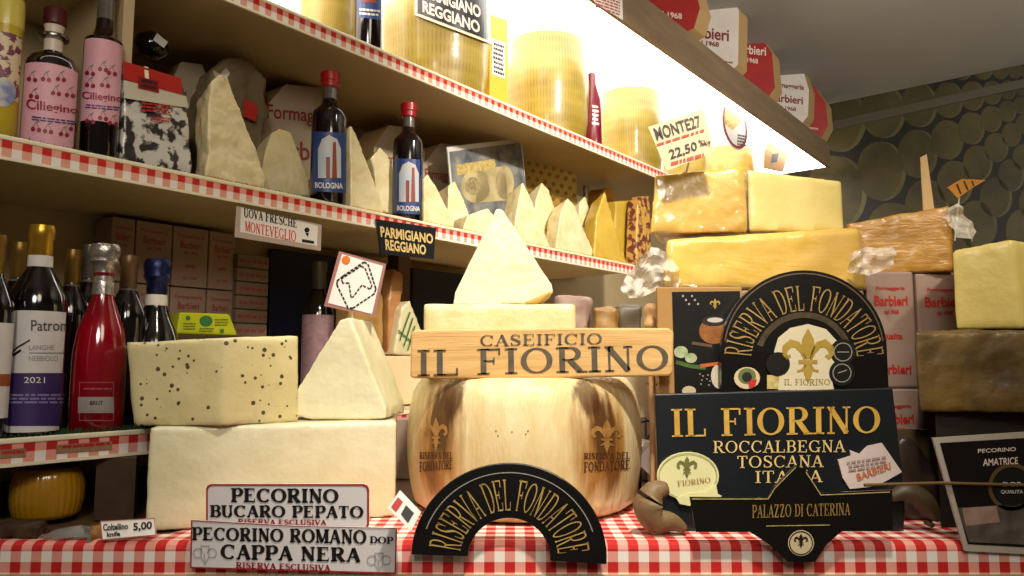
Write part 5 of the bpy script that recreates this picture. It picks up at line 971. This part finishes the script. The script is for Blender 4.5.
# yellow cheeses
FYEL = cheese_mat('film_wrapped_yellow', '#e3bd48', '#d3a63c', ns=5, bump=.6, bs=16, coat=1, rough=.35)
FY2 = cheese_mat('film_wrapped_gold', '#dcb54c', '#cda23e', ns=6, bump=.8, bs=22, coat=1, rough=.3)
z3 = ztop(Vector((0, 1.27, 0)), 760, 232)
blk([(664, 1.265), (868, 1.265), (876, 1.50), (690, 1.54)], ZS, z3, FYEL, 'yellow_cheese_half', 'wide film wrapped yellow half wheel resting behind the round-topped board sign', tops=[(.006, 0, -.012), (-.008, 0, .008), (0, 0, 0), (0, 0, 0)], rough=(.006, .006, .06, 4))
z4a = ztop(Vector((0, 1.28, 0)), 700, 168)
blk([(651, 1.29), (750, 1.275), (748, 1.48), (668, 1.5)], z3 + .002, z4a, FY2, 'yellow_cheese_piece', 'film wrapped golden cheese piece on top of the wide half wheel, left one', tops=[(.012, 0, -.010), (0, 0, .002), (0, 0, 0), (0, 0, 0)], rough=(.006, .006, .05, 4))
blk([(752, 1.275), (848, 1.29), (838, 1.5), (750, 1.48)], z3 + .004, ztop(Vector((0, 1.28, 0)), 800, 173), YEL2, 'yellow_cheese_piece', 'pale yellow cheese piece on top of the wide half wheel, right one', tops=[(0, 0, .006), (0, 0, -.010), (0, 0, 0), (0, 0, 0)], rough=(.006, .003, .06, 3))
# crumpled film
def crumple(outline, plane, amp, m, name, label, cells=9, parent=None, seed=1):
    rr = random.Random(seed); bm = bmesh.new(); vs = [bm.verts.new(plane.hit(*q)) for q in outline]; f = bm.faces.new(vs); bmesh.ops.triangulate(bm, faces=[f]); bmesh.ops.subdivide_edges(bm, edges=bm.edges[:], cuts=cells, use_grid_fill=True); bmesh.ops.triangulate(bm, faces=bm.faces[:])
    for v in bm.verts: v.co += plane.n * (noise.noise(v.co * 30) * amp + noise.noise(v.co * 75) * amp * .7 + amp * .4)
    mb = MB(); idx = {v: i for i, v in enumerate(bm.verts)}; mb.add([v.co.copy() for v in bm.verts], [tuple(idx[v] for v in f.verts) for f in bm.faces]); bm.free()
    return build(mb, name, m, parent, flat=True, label=label, cat=None if parent else 'plastic film')
pl = PY(1.25); FILM2 = mat('crumpled_film', '#efe7d8', '#ddd2c0', ns=20, rough=.35, alpha=.55, coat=.4)
crumple([(619, 291), (622, 282), (642, 256), (650, 248), (664, 252), (674, 262), (682, 280), (676, 292), (658, 290), (640, 298), (628, 299)], pl, .022, FILM2, 'plastic_film', 'crumpled end of clear plastic film hanging left of the wide yellow half wheel', seed=2)
crumple([(846, 255), (868, 246), (892, 250), (888, 268), (870, 276), (850, 272)], PY(1.245), .02, FILM2, 'plastic_film', 'crumpled clear film at the right end of the wide yellow half wheel')
# film streaks on front of the yellow cheeses (light catching creases of the real film)
FS = mat('thin_clear_film', '#f2ead8', rough=.12, alpha=.07, coat=1, bump=1, bs=25)
crumple([(664, 238), (868, 226), (872, 262), (868, 286), (670, 288)], PY(1.255), .008, FS, 'plastic_film', 'clear film stretched over the front of the wide yellow half wheel', cells=14)
crumple([(654, 186), (700, 174), (750, 168), (752, 230), (656, 234)], PY(1.268), .007, FS, 'plastic_film', 'clear film over the left golden cheese piece', cells=14)
# handwritten price card
pl = PY(1.24, yaw=-14, px=680); TAN = mat('tan_price_card', '#d8bf94', '#cfb588', ns=8, rough=.5)
o = card([(648, 127), (703, 109), (715, 152), (667, 171)], pl, .002, TAN, 'price_card', 'handwritten tan price card tilted above the film wrapped cheese')
BRN = mat('felt_pen', '#2a2320', rough=.5)
write([('MONTE27', quad((653, 128), (699, 115), (702, 126), (657, 141))), ('22,50', quad((668, 150), (696, 141), (698, 151), (671, 161))), ('%kg', quad((698, 140), (710, 139), (711, 147), (700, 148)))], None, pl, BRN, o, font='sans', bold=.02)
for q_ in (scribble(656, 144, 704, 148, 1, -15, 3), scribble(668, 163, 704, 169, 1, -10, 2)): decal(q_, pl, 'red_writing', mat('orange_red_ink', '#cf3b20'), o, .0014)
a = pl.hit(690, 158, -.003); mb = MB(); mb.tube([a, Vector((a.x, a.y + .03, z4a - .012))], .0018); build(mb, 'stick', CORKC, o)
# brown-yellow rind cheese at right
BRC = cheese_mat('ochre_rind', '#c9953c', '#ab7a2e', ns=9, bump=.8, bs=30, coat=.8, streak=(1, 1, 3))
blk([(850, 1.36), (957, 1.31), (958, 1.5), (870, 1.55)], zh + .001, ztop(Vector((0, 1.33, 0)), 900, 218), BRC, 'rind_cheese_half', 'ochre film wrapped cheese half on the wrapped boxes, with a wooden stick', tops=[(0, 0, -.004), (0, 0, .02), (0, 0, .02), (0, 0, 0)], rough=(.006, .008, .05, 3))
zq = ztop(Vector((0, 1.37, 0)), 930, 206)
mb = MB(); pl = PY(1.37); pts = [pl.hit(*q) for q in [(924, 213), (921, 157), (927, 154), (935, 206)]]; pts[0].z = zq - .02; pts[3].z = zq - .02; mb.prism(pts, Vector((0, .004, 0))); build(mb, 'wooden_stick', mat('pale_stick', '#cfae78', '#bd9a62', ns=6, rough=.6), None, label='flat wooden stick upright in the ochre cheese', cat='stick', bevel=.001)
pl = PY(1.40, lean=30); pts = [pl.hit(*q) for q in [(948, 187), (962, 179), (986, 180), (972, 188), (958, 198)]]
o = thing('wasp_card', origin_of(pts), 'small orange and black striped card behind the ochre cheese', 'card'); mb = MB(); mb.prism(pts, Vector((0, .003, 0))); build(mb, 'board', mat('orange_card', '#c98420', rough=.5), o); decal(line_px([(957, 184), (961, 194)], 1.6) + line_px([(964, 181), (968, 190)], 1.6) + line_px([(972, 181), (974, 186)], 1.4), pl, 'dark_stripes', INK, o, .001)
b = pl.hit(960, 192); mb = MB(); mb.tube([b, Vector((b.x, b.y + .03, zq - .02))], .0015); build(mb, 'stick', CORKC, o)
crumple([(940, 212), (956, 204), (962, 212), (974, 232), (972, 242), (955, 238)], PY(1.305), .015, FILM2, 'plastic_film', 'crumpled clear film between the ochre cheese and the pale yellow wedge', seed=4)
# dark crate, brown wheel and yellow wedge at far right
zc1 = ztop(Vector((0, 1.13, 0)), 980, 412)
blk([(930, 1.15), (1100, 1.15), (1110, 1.28), (935, 1.28)], ZC + .001, zc1 - .001, mat('black_crate', '#1c140c', '#261b10', ns=5, rough=.6), 'dark_crate', 'dark brown crate under the brown wheel behind the right poster', rough=None, cat='crate')
BW = mat('mottled_brown_rind', '#7a5d20', '#3a2a10', ns=16, rough=.55, coat=.3, bump=.7, bs=40, sharp=(.3, .7))
c = spoty(1012, 1.245); R = .158; c = Vector((c.x, c.y, 0)); zt = ztop(Vector((0, c.y - R, 0)), 980, 329); H = zt - zc1
blk_c = [(914, 1.14), (1070, 1.10), (1100, 1.3), (925, 1.30)]
blk(blk_c, zc1, zt, BW, 'brown_cheese_half', 'dark mottled brown cheese at the right picture edge under the pale yellow wedge', rough=(.006, .008, .04, 4))
mbp = None
blk([(956, 1.16), (1023, 1.12), (1062, 1.2), (1010, 1.32), (966, 1.3)], zt + .003, ztop(Vector((0, 1.12, 0)), 1010, 238), cheese_mat('butter_yellow_cheese', '#e3cc74', '#d6bc60', ns=9, bump=.3, coat=.3), 'yellow_cheese_block', 'tall pale yellow block at the right picture edge on the brown cheese', tops=[(.002, 0, -.012), (-.006, 0, .0), (0, 0, 0), (0, 0, 0), (0, 0, 0)], rough=(.006, .004, .06, 3))
# right framed poster
pl = PY(1.048, lean=0); px = [(933, 438), (1040, 431), (1060, 556), (965, 551)]
pts = [pl.hit(*q) for q in px]; o = thing('framed_poster', origin_of(pts), 'dark poster with a white border at the lower right picture corner', 'poster'); mb = MB(); mb.prism(pts, Vector((0, .004, 0))); build(mb, 'white_board', mat('dull_white_card', '#b0a596', rough=.5), o)
ph = decal([[(940, 443), (1040, 437), (1056, 549), (968, 544)]], pl, 'printed_photo', mat('black_photo_print', '#14100e', '#0d0a09', ns=6, rough=.3, coat=.3), o, .001)
def pd2(polys, col, nm, c2=None, off=.0016): decal(polys, pl, nm, mat(nm + '_ink', col, c2, ns=40, rough=.5), ph, off)
pd2([[(958, 508), (1046, 502), (1054, 546), (969, 542)]], '#6b5e54', 'printed_table', '#453a33'); pd2([[(962, 508), (996, 506), (1000, 522), (966, 526)]], '#a58878', 'printed_cheese_slice', '#8e7060', .002)
pd2(ringpoly(1012, 487, 20, 24, 24), '#5a4520', 'printed_seal'); pd2([disc(1012, 487, 19)], '#0c0b0a', 'printed_seal_field', off=.002); write([('DOP', rectq(1003, 482, 1021, 487)), ('QUALITA', rectq(1001, 490, 1023, 494))], None, pl, WHI, ph, font='sans', off=.0026)
write([('PECORINO', quad((978, 449), (1016, 447), (1016, 451), (978, 453))), ('AMATRICE', quad((983, 459), (1018, 457), (1018, 464), (983, 466)))], None, pl, CRI, ph, font='sans', bold=.01, off=.002)
mb = MB(); mb.tube([PY(1.042).hit(864, 485), PY(1.042).hit(940, 483), PY(1.042).hit(1060, 486)], .0022); build(mb, 'wooden_rod', mat('dark_rod', '#6b4e26', rough=.5), None, smooth=50, label='thin wooden rod lying across the lower right poster', cat='rod')
# cured sausage pieces, pouch
SAUS = mat('beige_casing', '#806642', '#644c2c', ns=12, rough=.55, bump=.6, bs=40)
def curve_tube(pts, rads, n=5):
    P = []; R_ = []
    for i in range(len(pts) - 1):
        for k in range(n):
            t = k / n; g = lambda j: pts[max(0, min(len(pts) - 1, j))]; p0, p1, p2, p3 = g(i - 1), g(i), g(i + 1), g(i + 2)
            P.append(.5 * ((2 * p1) + (p2 - p0) * t + (2 * p0 - 5 * p1 + 4 * p2 - p3) * t * t + (3 * p1 - p0 - 3 * p2 + p3) * t ** 3)); R_.append(rads[i] + (rads[i + 1] - rads[i]) * t)
    return P + [pts[-1]], R_ + [rads[-1]]
P, R_ = curve_tube([PY(1.10).hit(x, y) for x, y in [(668, 488), (655, 492), (648, 506), (655, 520), (672, 522), (685, 530)]], [.008, .017, .022, .019, .013, .006]); mb = MB(); mb.tube(P, R_, 14)
for v in mb.v: v.z = max(v.z, ZC + .001)
build(mb, 'curved_salami', SAUS, None, smooth='all', label='curved beige salami end left of the navy board sign', cat='cured sausage')
P, R_ = curve_tube([PY(1.12).hit(x, y) for x, y in [(890, 498), (906, 492), (922, 500), (932, 514), (928, 526)]], [.006, .014, .016, .012, .006]); mb = MB(); mb.tube(P, R_, 14)
for v in mb.v: v.z = max(v.z, ZC + .001)
build(mb, 'curved_salami', mat('olive_casing', '#4f4128', '#3a2e1c', ns=10, rough=.5), None, smooth='all', label='curved olive salami end right of the navy board sign', cat='cured sausage')
slab([(905, 524), (896, 440), (912, 436), (938, 470), (945, 524)], PY(1.20), .05, mat('dark_bag', '#2b2019', '#3a2c22', ns=10, rough=.4, coat=.4), 'dark_bag', 'dark brown bag between the navy board sign and the right poster', cat='bag', zmin=ZC + .002, rough=(.006, .008, .05, 3))
slab([(866, 520), (866, 430), (930, 430), (930, 520)], PY(1.24), .02, mat('dark_kraft', '#54401f', '#46351a', ns=6, rough=.7), 'cardboard_panel', 'dark cardboard panel behind the dark bag', cat='cardboard', zmin=ZC + .002, rough=None)
# ------------------------------------------------------------------ light
def area(name, loc, target, size, power, col=(1, .86, .66)):
    l = bpy.data.lights.new(name, 'AREA'); l.energy = power; l.size = size; l.color = col; l.shape = 'DISK'
    o = bpy.data.objects.new(name, l); COL.objects.link(o); o.location = loc; o.rotation_euler = (Vector(target) - Vector(loc)).to_track_quat('-Z', 'Y').to_euler(); return o
def spot_lamp(name, loc, target, ang, power, blend=.9, size=.06, col=(1, .88, .70)):
    l = bpy.data.lights.new(name, 'SPOT'); l.energy = power; l.spot_size = math.radians(ang); l.spot_blend = blend; l.shadow_soft_size = size; l.color = col
    o = bpy.data.objects.new(name, l); COL.objects.link(o); o.location = loc; o.rotation_euler = (Vector(target) - Vector(loc)).to_track_quat('-Z', 'Y').to_euler(); return o
spot_lamp('counter_spotlight', (.25, .30, 2.75), (.10, 1.35, 1.42), 50, 138, col=(1, .92, .80))
spot_lamp('shelf_spotlight', (1.0, 1.0, 2.8), (.22, 2.45, 1.75), 62, 190, col=(1, .92, .80))
spot_lamp('right_fill', (1.15, .1, 2.6), (1.0, 1.3, 1.60), 30, 62, col=(1, .92, .80))  # added fill to brighten the ochre and yellow cheeses at far right
area('room_lamp', (.9, -.9, 2.8), (.3, 1.6, 1.5), .8, 9)
area('left_shelf_fill', (-.1, -.7, 2.35), (-.75, 1.2, 1.7), .5, 11, (1, .92, .84))  # added frontal fill lifting the left shelves, not a fixture of the shop
spot_lamp('ceiling_fill', (2.2, .6, 1.9), (2.3, 3.0, 3.0), 110, 230, size=.2, col=(1, .95, .88))  # unseen fill added to lift the ceiling and the boxes on the canopy
w = bpy.data.worlds.new('room_ambience'); sc.world = w; w.use_nodes = True; w.node_tree.nodes['Background'].inputs[0].default_value = (1, .85, .66, 1); w.node_tree.nodes['Background'].inputs[1].default_value = .035
sc.view_settings.view_transform = 'Standard'; sc.view_settings.look = 'None'; sc.view_settings.exposure = .35; sc.view_settings.gamma = 1; sc.view_settings.use_curve_mapping = False
